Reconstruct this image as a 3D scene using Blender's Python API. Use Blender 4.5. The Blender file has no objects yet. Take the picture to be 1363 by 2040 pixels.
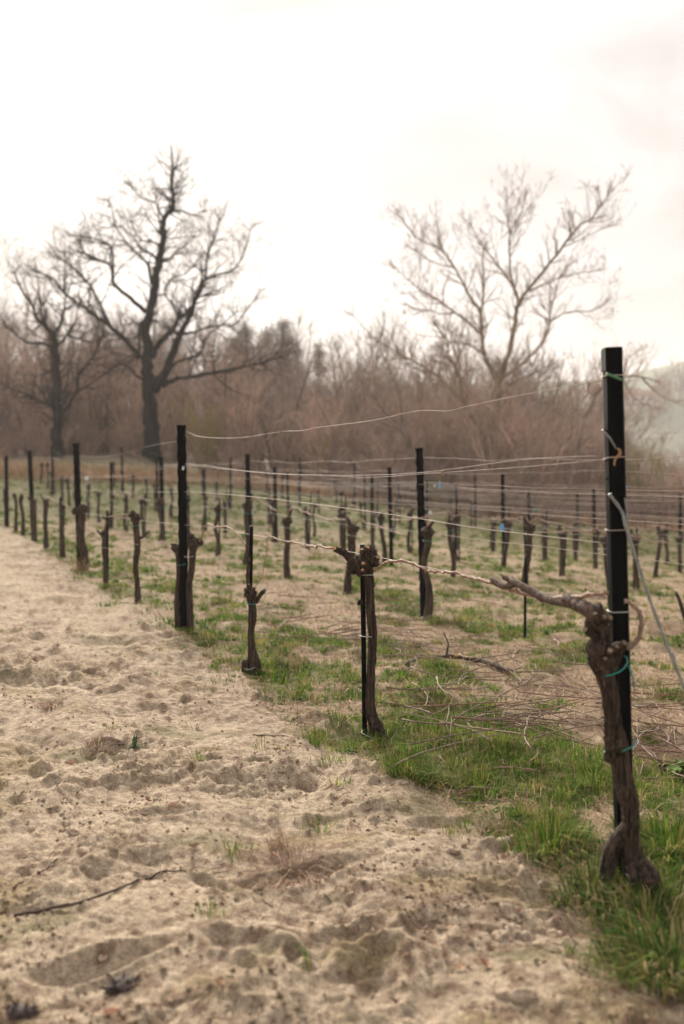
import bpy, math, random
import numpy as np
from mathutils import Vector, Matrix, noise as mnoise

random.seed(7)
rng = np.random.default_rng(7)
scene = bpy.context.scene
col = scene.collection

# ------------------------------------------------------------------ camera
W, H = 1363.0, 2040.0          # the photograph's frame, used only to trace outlines
F = 1988.0                     # focal length in those pixels (35 mm on a 24 mm wide frame)
EYE = 1.40
PITCH = math.atan(81.0 / F)
cam_d = bpy.data.cameras.new('camera')
cam = bpy.data.objects.new('camera', cam_d)
col.objects.link(cam)
cam.location = (0, 0, EYE)
cam.rotation_euler = (math.pi / 2 - PITCH, 0, 0)
cam_d.sensor_fit = 'HORIZONTAL'
cam_d.sensor_width = 24.0
cam_d.lens = F / W * 24.0
cam_d.clip_start = 0.05
cam_d.clip_end = 6000
cam_d.dof.use_dof = True
cam_d.dof.focus_distance = 5.15
cam_d.dof.aperture_fstop = 1.7
scene.camera = cam

# ------------------------------------------------------------------ light
SUN_AZ = math.radians(-13.0)   # left of the view axis
SUN_EL = math.radians(23.0)
world = bpy.data.worlds.new('World')
scene.world = world
world.use_nodes = True
nt = world.node_tree
nt.nodes.clear()
w_out = nt.nodes.new('ShaderNodeOutputWorld')
w_bg = nt.nodes.new('ShaderNodeBackground')
w_bg.inputs['Strength'].default_value = 0.1
sky = nt.nodes.new('ShaderNodeTexSky')
sky.sky_type = 'NISHITA'
sky.sun_disc = False
sky.sun_elevation = SUN_EL
sky.sun_rotation = SUN_AZ
sky.air_density = 1.0
sky.dust_density = 3.0
tc = nt.nodes.new('ShaderNodeTexCoord')
mp = nt.nodes.new('ShaderNodeMapping')
mp.inputs['Scale'].default_value = (1.0, 1.0, 2.6)
mp.inputs['Rotation'].default_value = (0.0, 0.5, 0.4)
cn = nt.nodes.new('ShaderNodeTexNoise')
cn.inputs['Scale'].default_value = 2.1
cn.inputs['Detail'].default_value = 7
cn.inputs['Roughness'].default_value = 0.52
cn.inputs['Distortion'].default_value = 0.5
cr = nt.nodes.new('ShaderNodeValToRGB')
cr.color_ramp.elements[0].position = 0.40
cr.color_ramp.elements[0].color = (3.45, 3.2, 3.1, 1)
cr.color_ramp.elements[1].position = 0.63
cr.color_ramp.elements[1].color = (5.5, 5.26, 5.14, 1)
wm = nt.nodes.new('ShaderNodeMixRGB')
wm.inputs['Fac'].default_value = 0.975
nt.links.new(tc.outputs['Generated'], mp.inputs['Vector'])
nt.links.new(mp.outputs['Vector'], cn.inputs['Vector'])
nt.links.new(cn.outputs['Fac'], cr.inputs['Fac'])
nt.links.new(sky.outputs['Color'], wm.inputs[1])
nt.links.new(cr.outputs['Color'], wm.inputs[2])
nt.links.new(wm.outputs['Color'], w_bg.inputs['Color'])
nt.links.new(w_bg.outputs['Background'], w_out.inputs['Surface'])

sun_d = bpy.data.lights.new('sun', 'SUN')
sun_d.energy = 5.0
sun_d.angle = math.radians(18)
sun_d.color = (1.0, 0.91, 0.79)
sun = bpy.data.objects.new('sun', sun_d)
col.objects.link(sun)
to_sun = Vector((math.sin(SUN_AZ) * math.cos(SUN_EL), math.cos(SUN_AZ) * math.cos(SUN_EL), math.sin(SUN_EL)))
sun.rotation_euler = to_sun.to_track_quat('Z', 'Y').to_euler()

scene.view_settings.view_transform = 'Standard'
scene.view_settings.look = 'None'
scene.view_settings.exposure = 1.02
scene.view_settings.gamma = 1.0
scene.view_settings.use_curve_mapping = False
scene.render.engine = 'CYCLES'
scene.cycles.use_denoising = True
scene.cycles.max_bounces = 6
scene.cycles.diffuse_bounces = 3
scene.cycles.volume_bounces = 1
scene.cycles.transparent_max_bounces = 8

# ------------------------------------------------------------------ projection helpers
CP, SP = math.cos(PITCH), math.sin(PITCH)
def ray(px, py):
    a = (px - W / 2) / F
    b = (H / 2 - py) / F
    return Vector((a, CP + b * SP, -SP + b * CP))
def at(px, py, Y):
    """the place on the sight line that is Y metres ahead of the camera"""
    d = ray(px, py)
    return Vector((0, 0, EYE)) + d * (Y / d.y)
def wid(px, Y):
    return px * Y / F

# ------------------------------------------------------------------ noise
def _h(ix, iy, seed):
    n = (ix.astype(np.int64) * 374761393 + iy.astype(np.int64) * 668265263 + seed * 974634777) & 0xffffffff
    n = ((n ^ (n >> 13)) * 1274126177) & 0xffffffff
    n = n ^ (n >> 16)
    return n
def pn(x, y, seed=0):
    x = np.asarray(x, float); y = np.asarray(y, float)
    ix = np.floor(x); iy = np.floor(y)
    fx = x - ix; fy = y - iy
    u = fx * fx * fx * (fx * (fx * 6 - 15) + 10); v = fy * fy * fy * (fy * (fy * 6 - 15) + 10)
    def g(ox, oy):
        a = _h(ix + ox, iy + oy, seed) * (2 * math.pi / 4294967296.0)
        return np.cos(a) * (fx - ox) + np.sin(a) * (fy - oy)
    return 1.5 * ((g(0, 0) * (1 - u) + g(1, 0) * u) * (1 - v) + (g(0, 1) * (1 - u) + g(1, 1) * u) * v)
def fbm(x, y, o=4, seed=0, gain=0.5):
    s = 0; a = 1; t = 0
    for i in range(o):
        s = s + a * pn(x * 2 ** i + 17.3 * i, y * 2 ** i - 9.1 * i, seed + i)
        t += a; a *= gain
    return s / t
def sstep(e0, e1, x):
    t = np.clip((x - e0) / (e1 - e0), 0, 1)
    return t * t * (3 - 2 * t)

# ------------------------------------------------------------------ rows of the vineyard
X0, Y0U = -175.0, 3.354                  # vanishing column of the rows; metres per unit of depth
ROWK = [1430, 3210, 4950, 6770, 8815, 10250, 12000]
ROWD0 = [1.0, 1.50, 3.535, 4.09, 6.47, 6.69, 7.4]     # depth unit of the first post of each row
DSTEP = 1.645
SLOPE = (X0 - W / 2) / F
TH = math.atan(-SLOPE)
U = Vector((-math.sin(TH), math.cos(TH), 0))
N = Vector((math.cos(TH), math.sin(TH), 0))
ROWROT = math.atan2(U.y, U.x)
def row_xy(k, d):
    Y = Y0U * d
    return Y * (X0 + ROWK[k] / d - W / 2) / F, Y
P1 = row_xy(0, 1.0)[0] * N.x + row_xy(0, 1.0)[1] * N.y
def ps(x, y):
    return x * N.x + y * N.y - P1, x * U.x + y * U.y

# ------------------------------------------------------------------ terrain
DROP = [0, .15, .28, .49, .72, .95, 1.08]
cps = []
for k in range(7):
    for d in np.arange(ROWD0[k], 9.4, 1.1):
        if k == 0 or d < 8.9:
            x, y = row_xy(k, d)
            cps.append((x, y, -DROP[k]))
for (px, py, Y) in [(-150, 942, 44), (0, 947, 44), (250, 955, 44), (460, 968, 43), (700, 1000, 42), (1000, 1034, 40), (1300, 1058, 38), (1500, 1075, 38)]:
    v = at(px, py, Y)
    cps.append(tuple(v))
for (px, py, Y) in [(-150, 908, 56), (100, 908, 56), (300, 905, 55), (480, 945, 55), (700, 985, 53), (1000, 1020, 51), (1300, 1048, 50)]:
    cps.append(tuple(at(px, py, Y)))
for s in (-6, 0, 6, 14, 24, 34):
    for p in (-1.6, -4, -9):
        v = U * s + N * (p + P1)
        cps.append((v.x, v.y, 0.0 if p > -5 else 0.12))
for (x, y, z) in [(6, 1, -.3), (12, 4, -.6), (16, 10, -.9), (0, -10, 0), (10, -8, -.3), (-10, -8, 0.1)]:
    cps.append((x, y, z))
cps = np.array(cps)
def _tps(r2):
    return 0.5 * r2 * np.log(r2 + 1e-9)
_n = len(cps)
_A = np.zeros((_n + 3, _n + 3))
_d2 = (cps[:, None, 0] - cps[None, :, 0]) ** 2 + (cps[:, None, 1] - cps[None, :, 1]) ** 2
_A[:_n, :_n] = _tps(_d2) + np.eye(_n) * 4.0
_A[:_n, _n] = 1; _A[:_n, _n + 1:] = cps[:, :2]
_A[_n, :_n] = 1; _A[_n + 1:, :_n] = cps[:, :2].T
_w = np.linalg.solve(_A, np.concatenate([cps[:, 2], np.zeros(3)]))
def base_h(x, y):
    r = np.sqrt(x * x + y * y)
    s = np.minimum(1, 58 / np.maximum(r, 1e-6))
    xc, yc = x * s, np.maximum(y * s, -12)
    z = _w[_n] + _w[_n + 1] * xc + _w[_n + 2] * yc
    for i in range(_n):
        z = z + _w[i] * _tps((xc - cps[i, 0]) ** 2 + (yc - cps[i, 1]) ** 2)
    # beyond the thicket: left a wooded rise, right a valley and the hill across it
    az = np.arctan2(x, np.maximum(y, 1e-3))
    rt = sstep(-0.13, 0.12, az)
    far_r = -0.16 * np.clip(r - 58, 0, 110) - .02 * np.clip(r - 168, 0, 60)
    far_r = far_r + sstep(200, 430, r) * (57 + 16 * sstep(0.1, 0.5, az) + 4 * pn(az * 6, r * 0.004, 5)) - sstep(480, 1200, r) * 30
    far_l = 0.035 * np.clip(r - 58, 0, 90) + sstep(200, 430, r) * 22 - sstep(480, 1200, r) * 20
    return z + np.where(r > 58, rt * far_r + (1 - rt) * far_l, 0.0)

# edge between the bare sandy track and the planted strip, traced along the row
_b = []
for (px, py) in [(1363, 1988), (1240, 1925), (1200, 1850), (1130, 1772), (1010, 1692), (930, 1640), (850, 1590), (760, 1530), (640, 1440), (540, 1382), (440, 1322), (372, 1262), (285, 1208), (200, 1168), (145, 1138), (70, 1082), (0, 1047)]:
    d = ray(px, py); v = d * (-EYE / d.z)
    _b.append(ps(v.x, v.y)[::-1])
_b.sort()
_bs = np.array([-60, _b[0][0] - 1.2, _b[0][0] - .25] + [a for a, _ in _b] + [60, 400])
_bp = np.array([30.0, 4.0, 0.55] + [b for _, b in _b] + [-0.35, -0.35])
def edge(x, y):
    """signed distance (about) from the track edge: positive on the planted side"""
    p, s = ps(x, y)
    return p - np.interp(s, _bs, _bp) + 0.05 * fbm(x * 4.1, y * 4.1, 3, 21) + .22 * fbm(x * 1.3, y * 1.3, 4, 25, .6)

DENTS = []   # footprints and scrapes in the sand: x, y, length, width, yaw, depth
for (px, py, l, w_, yaw, dp) in [(700, 1545 + 340, .30, .11, .2, .05), (590, 1760, .42, .12, .35, .04), (200, 1940, .36, .10, .5, .045), (850, 1870, .22, .12, 1.2, .04),
                                 (170, 1560, .3, .12, .4, .03), (560, 1530, .26, .1, .1, .04), (330, 1640, .3, .12, .3, .035), (640, 1650, .2, .14, .8, .03), (880, 1640, .25, .1, .3, .035), (1010, 1800, .25, .12, .1, .03)]:
    d = ray(px, py); v = d * (-EYE / d.z)
    DENTS.append((v.x, v.y, l, w_, yaw, dp * .6))
_r = random.Random(3)
for i in range(16):
    px, py = _r.uniform(-100, 900), _r.uniform(1130, 2000)
    d = ray(px, py); v = d * (-EYE / d.z)
    DENTS.append((v.x, v.y, _r.uniform(.12, .3), _r.uniform(.06, .12), _r.uniform(0, 3), _r.uniform(.012, .03)))

def micro(x, y):
    e = edge(x, y)
    r = np.sqrt(x * x + y * y)
    m = sstep(-0.10, 0.10, -e)                       # 1 on the sand
    near = 1 - sstep(25, 60, r)
    a = fbm(x * 1.3, y * 1.3, 3, 1) * 0.06
    b = fbm(x * 4.5, y * 4.5, 4, 11, .55)
    c = 1 - np.abs(fbm(x * 3.1 + 5, y * 3.1, 4, 31, .55)) * 2.2
    f = fbm(x * 19, y * 19, 3, 41, .6)
    rgh = .30 + .85 * sstep(-.12, .32, fbm(x * .95 + 4, y * .95, 3, 37, .6))          # broken patches in the flat crust
    sand = a * .5 + (b * 0.016 + c * 0.009 + f * .009 + fbm(x * 9 + 3, y * 9, 3, 47, .6) * .009) * rgh + fbm(x * 43, y * 43, 2, 45) * .004 + (.022 + .05 * fbm(x * 1.9, y * 1.9, 2, 39)) * sstep(.0, .12, -e)
    tq = fbm(x * 2.1, y * 2.1, 4, 33, .55) * 7; tf = tq - np.floor(tq)      # crusts breaking off in small scarps
    sand = sand + .012 * (np.floor(tq) + sstep(.80, 1, tf)) * rgh * .9
    tq = fbm(x * 5.5, y * 5.5, 4, 34, .6) * 6; tf = tq - np.floor(tq)
    sand = sand + .0060 * rgh * (np.floor(tq) + sstep(.75, 1, tf))
    ck = np.abs(fbm(x * 3.7 + 8, y * 3.7, 3, 48, .5)); sand = sand - .016 * np.exp(-(ck / .018) ** 2) * sstep(0, .25, fbm(x * 1.2, y * 1.2, 2, 49))   # drying cracks
    clod = np.maximum(0, fbm(x * 9, y * 9, 2, 61) - .18) * .10
    sand = sand + clod * sstep(-.1, .3, fbm(x * .8, y * .8, 2, 66))
    for (dx, dy, l, w_, yaw, dp) in DENTS:
        sel = np.nonzero((np.abs(x - dx) < l * 1.5) & (np.abs(y - dy) < l * 1.5))[0]
        if not len(sel): continue
        cx, cy = x[sel] - dx, y[sel] - dy
        q = (cx * math.cos(yaw) + cy * math.sin(yaw)) / l * 2
        t = (-cx * math.sin(yaw) + cy * math.cos(yaw)) / w_ * 2
        qq = q * q + t * t
        sand[sel] += np.where(qq < 8, -dp * np.exp(-qq * qq * .55) + dp * .45 * np.exp(-(np.sqrt(qq) - 1.35) ** 2 * 7), 0)
    gr = a * 1.1 + b * 0.03 + np.maximum(0, fbm(x * 1.7, y * 1.7, 3, 51) - .12) * .16 + f * .004
    return near * (m * sand + (1 - m) * gr)
def hgt_exact(x, y):
    return base_h(x, y) + micro(x, y)
GT = np.concatenate([np.radians(np.linspace(-33, 33, 540)), np.radians(np.linspace(33, 327, 62)[1:-1])])     # bearings and
GR = np.concatenate([[.05, .4, .8, 1.2, 1.5, 1.75], np.geomspace(1.9, 9, 400), np.geomspace(9.05, 46, 190), np.geomspace(46.6, 900, 60)])  # ranges of the ground sheet
_R, _T = np.meshgrid(GR, GT, indexing='ij')
GX, GY = _R * np.sin(_T), _R * np.cos(_T)
GZ = hgt_exact(GX.ravel(), GY.ravel()).reshape(GX.shape)
_GTe = np.concatenate([GT, [GT[0] + 2 * math.pi]])
def hgt(x, y):
    """height of the ground sheet itself"""
    x = np.atleast_1d(np.asarray(x, float)); y = np.atleast_1d(np.asarray(y, float))
    r = np.hypot(x, y); t = np.arctan2(x, y); t = np.where(t < GT[0], t + 2 * math.pi, t)
    i = np.clip(np.searchsorted(GR, r) - 1, 0, len(GR) - 2); j = np.clip(np.searchsorted(_GTe, t) - 1, 0, len(GT) - 1); j2 = (j + 1) % len(GT)
    a = np.clip((r - GR[i]) / (GR[i + 1] - GR[i]), 0, 1); b = (t - _GTe[j]) / (_GTe[j + 1] - _GTe[j])
    return (GZ[i, j] * (1 - b) + GZ[i, j2] * b) * (1 - a) + (GZ[i + 1, j] * (1 - b) + GZ[i + 1, j2] * b) * a
def h1(x, y):
    return float(hgt(x, y)[0])
def G(px, py):
    """where the sight line meets the ground"""
    d = ray(px, py); t = -EYE / d.z
    for _ in range(10):
        z = h1(d.x * t, d.y * t)
        t = 0.5 * t + 0.5 * (z - EYE) / d.z
    return Vector((d.x * t, d.y * t, h1(d.x * t, d.y * t)))

# ------------------------------------------------------------------ materials
def new_mat(name):
    m = bpy.data.materials.new(name); m.use_nodes = True
    t = m.node_tree
    b = t.nodes['Principled BSDF']
    return m, t, b
def mat_bark(name, dark, light, zs=.12, scale=40, rough=.9, bump=.6, dist=.01, spec=.25, vary=False):
    m, t, b = new_mat(name)
    tc = t.nodes.new('ShaderNodeTexCoord'); mp = t.nodes.new('ShaderNodeMapping')
    mp.inputs['Scale'].default_value = (1, 1, zs)
    n = t.nodes.new('ShaderNodeTexNoise'); n.inputs['Scale'].default_value = scale; n.inputs['Detail'].default_value = 6; n.inputs['Roughness'].default_value = .65
    r = t.nodes.new('ShaderNodeValToRGB')
    r.color_ramp.elements[0].position = .36; r.color_ramp.elements[0].color = (*dark, 1)
    r.color_ramp.elements[1].position = .68; r.color_ramp.elements[1].color = (*light, 1)
    bp = t.nodes.new('ShaderNodeBump'); bp.inputs['Strength'].default_value = bump; bp.inputs['Distance'].default_value = dist
    t.links.new(tc.outputs['Object'], mp.inputs['Vector']); t.links.new(mp.outputs['Vector'], n.inputs['Vector'])
    t.links.new(n.outputs['Fac'], r.inputs['Fac']); t.links.new(r.outputs['Color'], b.inputs['Base Color'])
    t.links.new(n.outputs['Fac'], bp.inputs['Height']); t.links.new(bp.outputs['Normal'], b.inputs['Normal'])
    if vary:
        oi = t.nodes.new('ShaderNodeObjectInfo'); hr = t.nodes.new('ShaderNodeValToRGB'); mx = t.nodes.new('ShaderNodeMixRGB'); mx.blend_type = 'MULTIPLY'; mx.inputs['Fac'].default_value = 1
        cols_ = [(.40, .385, .38), (.70, .66, .63), (1.0, .95, .92), (1.08, .95, .86), (.70, .72, .64), (1.28, 1.2, 1.14)]
        while len(hr.color_ramp.elements) < len(cols_): hr.color_ramp.elements.new(.5)
        for i_, c_ in enumerate(cols_): hr.color_ramp.elements[i_].position = i_ / (len(cols_) - 1); hr.color_ramp.elements[i_].color = (*c_, 1)
        t.links.new(oi.outputs['Random'], hr.inputs['Fac']); t.links.new(r.outputs['Color'], mx.inputs[1]); t.links.new(hr.outputs['Color'], mx.inputs[2]); t.links.new(mx.outputs['Color'], b.inputs['Base Color'])
    b.inputs['Roughness'].default_value = rough
    b.inputs['Specular IOR Level'].default_value = spec
    return m
def mat_plain(name, c, rough=.7, var=.25, scale=30, spec=.3, metal=0):
    m, t, b = new_mat(name)
    n = t.nodes.new('ShaderNodeTexNoise'); n.inputs['Scale'].default_value = scale; n.inputs['Detail'].default_value = 4
    tc = t.nodes.new('ShaderNodeTexCoord'); t.links.new(tc.outputs['Object'], n.inputs['Vector'])
    r = t.nodes.new('ShaderNodeValToRGB')
    r.color_ramp.elements[0].position = .3; r.color_ramp.elements[0].color = (*[v * (1 - var) for v in c], 1)
    r.color_ramp.elements[1].position = .7; r.color_ramp.elements[1].color = (*[min(1, v * (1 + var)) for v in c], 1)
    t.links.new(n.outputs['Fac'], r.inputs['Fac']); t.links.new(r.outputs['Color'], b.inputs['Base Color'])
    b.inputs['Roughness'].default_value = rough; b.inputs['Specular IOR Level'].default_value = spec; b.inputs['Metallic'].default_value = metal
    return m
def mat_attr(name, rough=.9, transl=0.0, noise_scale=0, bump=0, bump_d=.004, spec=.15):
    m, t, b = new_mat(name)
    a = t.nodes.new('ShaderNodeAttribute'); a.attribute_name = 'tint'
    out = a.outputs['Color']
    if noise_scale:
        tc = t.nodes.new('ShaderNodeTexCoord')
        n = t.nodes.new('ShaderNodeTexNoise'); n.inputs['Scale'].default_value = noise_scale; n.inputs['Detail'].default_value = 8; n.inputs['Roughness'].default_value = .7
        t.links.new(tc.outputs['Object'], n.inputs['Vector'])
        r = t.nodes.new('ShaderNodeValToRGB')
        r.color_ramp.elements[0].position = .33; r.color_ramp.elements[0].color = (.58, .55, .51, 1)
        r.color_ramp.elements[1].position = .66; r.color_ramp.elements[1].color = (1.18, 1.17, 1.15, 1)
        mx = t.nodes.new('ShaderNodeMixRGB'); mx.blend_type = 'MULTIPLY'; mx.inputs['Fac'].default_value = 1
        t.links.new(n.outputs['Fac'], r.inputs['Fac']); t.links.new(out, mx.inputs[1]); t.links.new(r.outputs['Color'], mx.inputs[2])
        out = mx.outputs['Color']
        n2 = t.nodes.new('ShaderNodeTexNoise'); n2.inputs['Scale'].default_value = noise_scale * 5; n2.inputs['Detail'].default_value = 6
        t.links.new(tc.outputs['Object'], n2.inputs['Vector'])
        r2 = t.nodes.new('ShaderNodeValToRGB'); r2.color_ramp.elements[0].position = .34; r2.color_ramp.elements[0].color = (.55, .52, .48, 1); r2.color_ramp.elements[1].position = .55; r2.color_ramp.elements[1].color = (1.08, 1.08, 1.08, 1)
        mx2 = t.nodes.new('ShaderNodeMixRGB'); mx2.blend_type = 'MULTIPLY'; mx2.inputs['Fac'].default_value = 1
        t.links.new(n2.outputs['Fac'], r2.inputs['Fac']); t.links.new(out, mx2.inputs[1]); t.links.new(r2.outputs['Color'], mx2.inputs[2]); out = mx2.outputs['Color']
        ad = t.nodes.new('ShaderNodeMath'); ad.operation = 'MULTIPLY_ADD'; ad.inputs[1].default_value = .35
        t.links.new(n2.outputs['Fac'], ad.inputs[0]); t.links.new(n.outputs['Fac'], ad.inputs[2])
        bp = t.nodes.new('ShaderNodeBump'); bp.inputs['Strength'].default_value = bump; bp.inputs['Distance'].default_value = bump_d
        t.links.new(ad.outputs['Value'], bp.inputs['Height']); t.links.new(bp.outputs['Normal'], b.inputs['Normal'])
    t.links.new(out, b.inputs['Base Color'])
    b.inputs['Roughness'].default_value = rough; b.inputs['Specular IOR Level'].default_value = spec
    if transl:
        tr = t.nodes.new('ShaderNodeBsdfTranslucent'); mix = t.nodes.new('ShaderNodeMixShader'); mix.inputs['Fac'].default_value = transl
        t.links.new(out, tr.inputs['Color']); t.links.new(b.outputs['BSDF'], mix.inputs[1]); t.links.new(tr.outputs['BSDF'], mix.inputs[2])
        t.links.new(mix.outputs['Shader'], t.nodes['Material Output'].inputs['Surface'])
    return m
M = {}
M['ground'] = mat_attr('soil', .95, 0, 34, 1.0, .020, .1)
M['far'] = mat_attr('far_field', .95)
M['grass'] = mat_attr('grass_blade', .8, .38, 0, 0, 0, .06)
M['litter'] = mat_attr('dry_litter', .85, .15)
M['post'] = mat_bark('tarred_post', (.0018, .0022, .003), (.0065, .007, .0085), .05, 55, .6, .35, .002, .06)
M['post_scuff'] = mat_bark('scuffed_post', (.0016, .0019, .0025), (.0065, .0065, .007), .03, 26, .6, .3, .002, .06)
M['hollow'] = mat_plain('hollow_shade_nails', (.008, .008, .009), .9)  # near-black for nail heads and the painted shade of the top cavity
M['vine'] = mat_bark('vine_bark', (.004, .0028, .0021), (.115, .080, .060), .06, 95, .95, .9, .006)
M['vinehead'] = mat_bark('vine_head_bark', (.006, .004, .003), (.105, .073, .056), .5, 60, .95, .9, .006)
M['cut'] = mat_plain('cut_wood', (.50, .27, .13), .8, .35, 60)
M['cane'] = mat_bark('cane_bark', (.17, .095, .065), (.40, .26, .18), .3, 60, .7, .3, .001)
M['cane_old'] = mat_bark('old_cane_bark', (.12, .085, .065), (.33, .24, .18), .3, 50, .8, .3, .001)
M['arm'] = mat_bark('arm_bark', (.035, .023, .018), (.19, .13, .105), .3, 60, .85, .8, .004)
M['wire'] = mat_plain('galvanised_wire', (.37, .30, .26), .6, .35, 14, .2, 0)
M['tendril'] = mat_plain('dry_tendril', (.30, .17, .10), .8, .4)
M['teal'] = mat_plain('teal_tie', (.03, .25, .22), .5, .15)
M['pale_tie'] = mat_plain('pale_tie', (.42, .44, .42), .5, .15)
M['blue'] = mat_plain('blue_clip', (.13, .36, .74), .45, .1)
M['pale_clip'] = mat_plain('pale_clip', (.55, .63, .70), .45, .1)
M['guy'] = mat_plain('grey_cable', (.20, .205, .20), .5, .25, 60, .4)
M['green_strap'] = mat_plain('green_strap', (.10, .22, .13), .6, .2)
M['oak'] = mat_bark('oak_bark', (.004, .003, .0025), (.022, .016, .013), .25, 6, .95, .8, .05)
M['oaktwig'] = mat_bark('oak_twig', (.03, .02, .015), (.09, .058, .042), 1, 3, .9, .2)
M['pale'] = mat_bark('lichen_bark', (.16, .125, .085), (.40, .32, .235), .4, 4, .95, .6, .03)
M['paletwig'] = mat_bark('pale_twig', (.17, .11, .085), (.36, .245, .19), 1, 3, .9, .2)
M['thicket'] = mat_bark('thicket_stem', (.29, .21, .178), (.62, .475, .41), 1, 1.3, .9, .2, vary=True)
M['thicket2'] = mat_bark('grey_stem', (.19, .142, .122), (.48, .365, .31), 1, 1.3, .9, .2, vary=True)
M['stem_dark'] = mat_bark('dark_stem', (.03, .022, .018), (.11, .08, .065), .4, 4, .9, .3)
M['stem_pale'] = mat_bark('pale_stem', (.17, .135, .11), (.42, .34, .28), .4, 4, .9, .3)
M['olive_stem'] = mat_bark('olive_stem', (.16, .13, .05), (.38, .31, .13), .6, 2, .9, .2)
M['stick'] = mat_bark('stick_bark', (.035, .024, .018), (.12, .085, .062), .5, 60, .9, .5, .002)
M['lichen'] = mat_plain('orange_lichen', (.52, .30, .04), .9, .3)
M['stone'] = mat_bark('soil_clod', (.30, .23, .165), (.55, .44, .33), 1, 60, .95, 1.0, .008, .1)
M['wallp'] = mat_plain('render_wall', (.62, .52, .47), .9, .08, .6)
M['roof'] = mat_plain('roof_tile', (.30, .14, .09), .9, .2, 1)
M['glass'] = mat_plain('window_dark', (.05, .06, .07), .2, .1)

# ------------------------------------------------------------------ mesh helpers
def tag(o, label, cat, group=None):
    o['label'] = label; o['category'] = cat
    if group: o['group'] = group
    return o
def structure(o):
    o['kind'] = 'structure'; return o
def empty(name, loc, rz=0):
    o = bpy.data.objects.new(name, None); col.objects.link(o)
    o.empty_display_size = .1
    o.location = loc; o.rotation_euler = (0, 0, rz)
    return o
def np_mesh(name, V, quads=None, tris=None, tint=None, smooth=False):
    me = bpy.data.meshes.new(name)
    nq = 0 if quads is None else len(quads); ntri = 0 if tris is None else len(tris)
    me.vertices.add(len(V)); me.vertices.foreach_set('co', np.asarray(V, np.float32).ravel())
    li = []
    if nq: li.append(np.asarray(quads, np.int32).ravel())
    if ntri: li.append(np.asarray(tris, np.int32).ravel())
    li = np.concatenate(li)
    me.loops.add(len(li)); me.loops.foreach_set('vertex_index', li)
    me.polygons.add(nq + ntri)
    st = np.concatenate([np.arange(nq) * 4, nq * 4 + np.arange(ntri) * 3]).astype(np.int32)
    me.polygons.foreach_set('loop_start', st)
    if smooth: me.polygons.foreach_set('use_smooth', np.ones(nq + ntri, bool))
    if tint is not None:
        a = me.color_attributes.new('tint', 'FLOAT_COLOR', 'POINT')
        c = np.ones((len(V), 4), np.float32); c[:, :3] = tint
        a.data.foreach_set('color', c.ravel())
    me.update(calc_edges=True)
    return me
class MB:
    def __init__(self): self.v = []; self.f = []; self.sm = []
    def tube(self, pts, rad, n=6, mul=None, cap=True, spin=0.0, smooth=True):
        m = len(pts); base = len(self.v)
        pts = [Vector(p) for p in pts]
        t0 = (pts[1] - pts[0]).normalized()
        ref = Vector((0, 0, 1)) if abs(t0.z) < .9 else Vector((1, 0, 0))
        nx = t0.cross(ref).normalized()
        cs = [(math.cos(2 * math.pi * j / n + spin), math.sin(2 * math.pi * j / n + spin)) for j in range(n)]
        for i in range(m):
            t = (pts[min(i + 1, m - 1)] - pts[max(i - 1, 0)])
            t = t.normalized() if t.length > 1e-9 else t0
            nx = (nx - t * nx.dot(t))
            nx = nx.normalized() if nx.length > 1e-6 else t.orthogonal().normalized()
            ny = t.cross(nx); p = pts[i]; r = rad[i]
            for j, (c, s) in enumerate(cs):
                k = r * mul(i, j) if mul else r
                self.v.append((p.x + (nx.x * c + ny.x * s) * k, p.y + (nx.y * c + ny.y * s) * k, p.z + (nx.z * c + ny.z * s) * k))
        for i in range(m - 1):
            a = base + i * n
            for j in range(n):
                j2 = (j + 1) % n
                self.f.append((a + j, a + j2, a + n + j2, a + n + j)); self.sm.append(smooth)
        if cap and n > 2:
            self.f.append(tuple(base + j for j in range(n - 1, -1, -1))); self.sm.append(False)
            self.f.append(tuple(base + (m - 1) * n + j for j in range(n))); self.sm.append(False)
        return self
    def box(self, c, h, rot=None):
        b = len(self.v)
        for x in (-1, 1):
            for y in (-1, 1):
                for z in (-1, 1):
                    q = Vector((x * h[0], y * h[1], z * h[2]))
                    if rot: q = rot @ q
                    self.v.append(tuple(Vector(c) + q))
        for f in ((0, 1, 3, 2), (4, 6, 7, 5), (0, 4, 5, 1), (2, 3, 7, 6), (0, 2, 6, 4), (1, 5, 7, 3)):
            self.f.append(tuple(b + i for i in f)); self.sm.append(False)
        return self
    def poly(self, pts):
        b = len(self.v); self.v += [tuple(p) for p in pts]; self.f.append(tuple(range(b, b + len(pts)))); self.sm.append(False)
    def mesh(self, name):
        me = bpy.data.meshes.new(name); me.from_pydata(self.v, [], self.f)
        me.polygons.foreach_set('use_smooth', self.sm); me.update(); return me
    def build(self, name, mat, parent=None, local=None):
        if local is not None:      # world coordinates -> the parent's
            L = Vector(local); self.v = [(x - L.x, y - L.y, z - L.z) for x, y, z in self.v]
        o = bpy.data.objects.new(name, self.mesh(name)); o.data.materials.append(M[mat]); col.objects.link(o)
        if parent: o.parent = parent
        return o
    def top(self, name, mat, origin):
        L = Vector(origin); o = self.build(name, mat, None, L); o.location = L; return o
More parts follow.
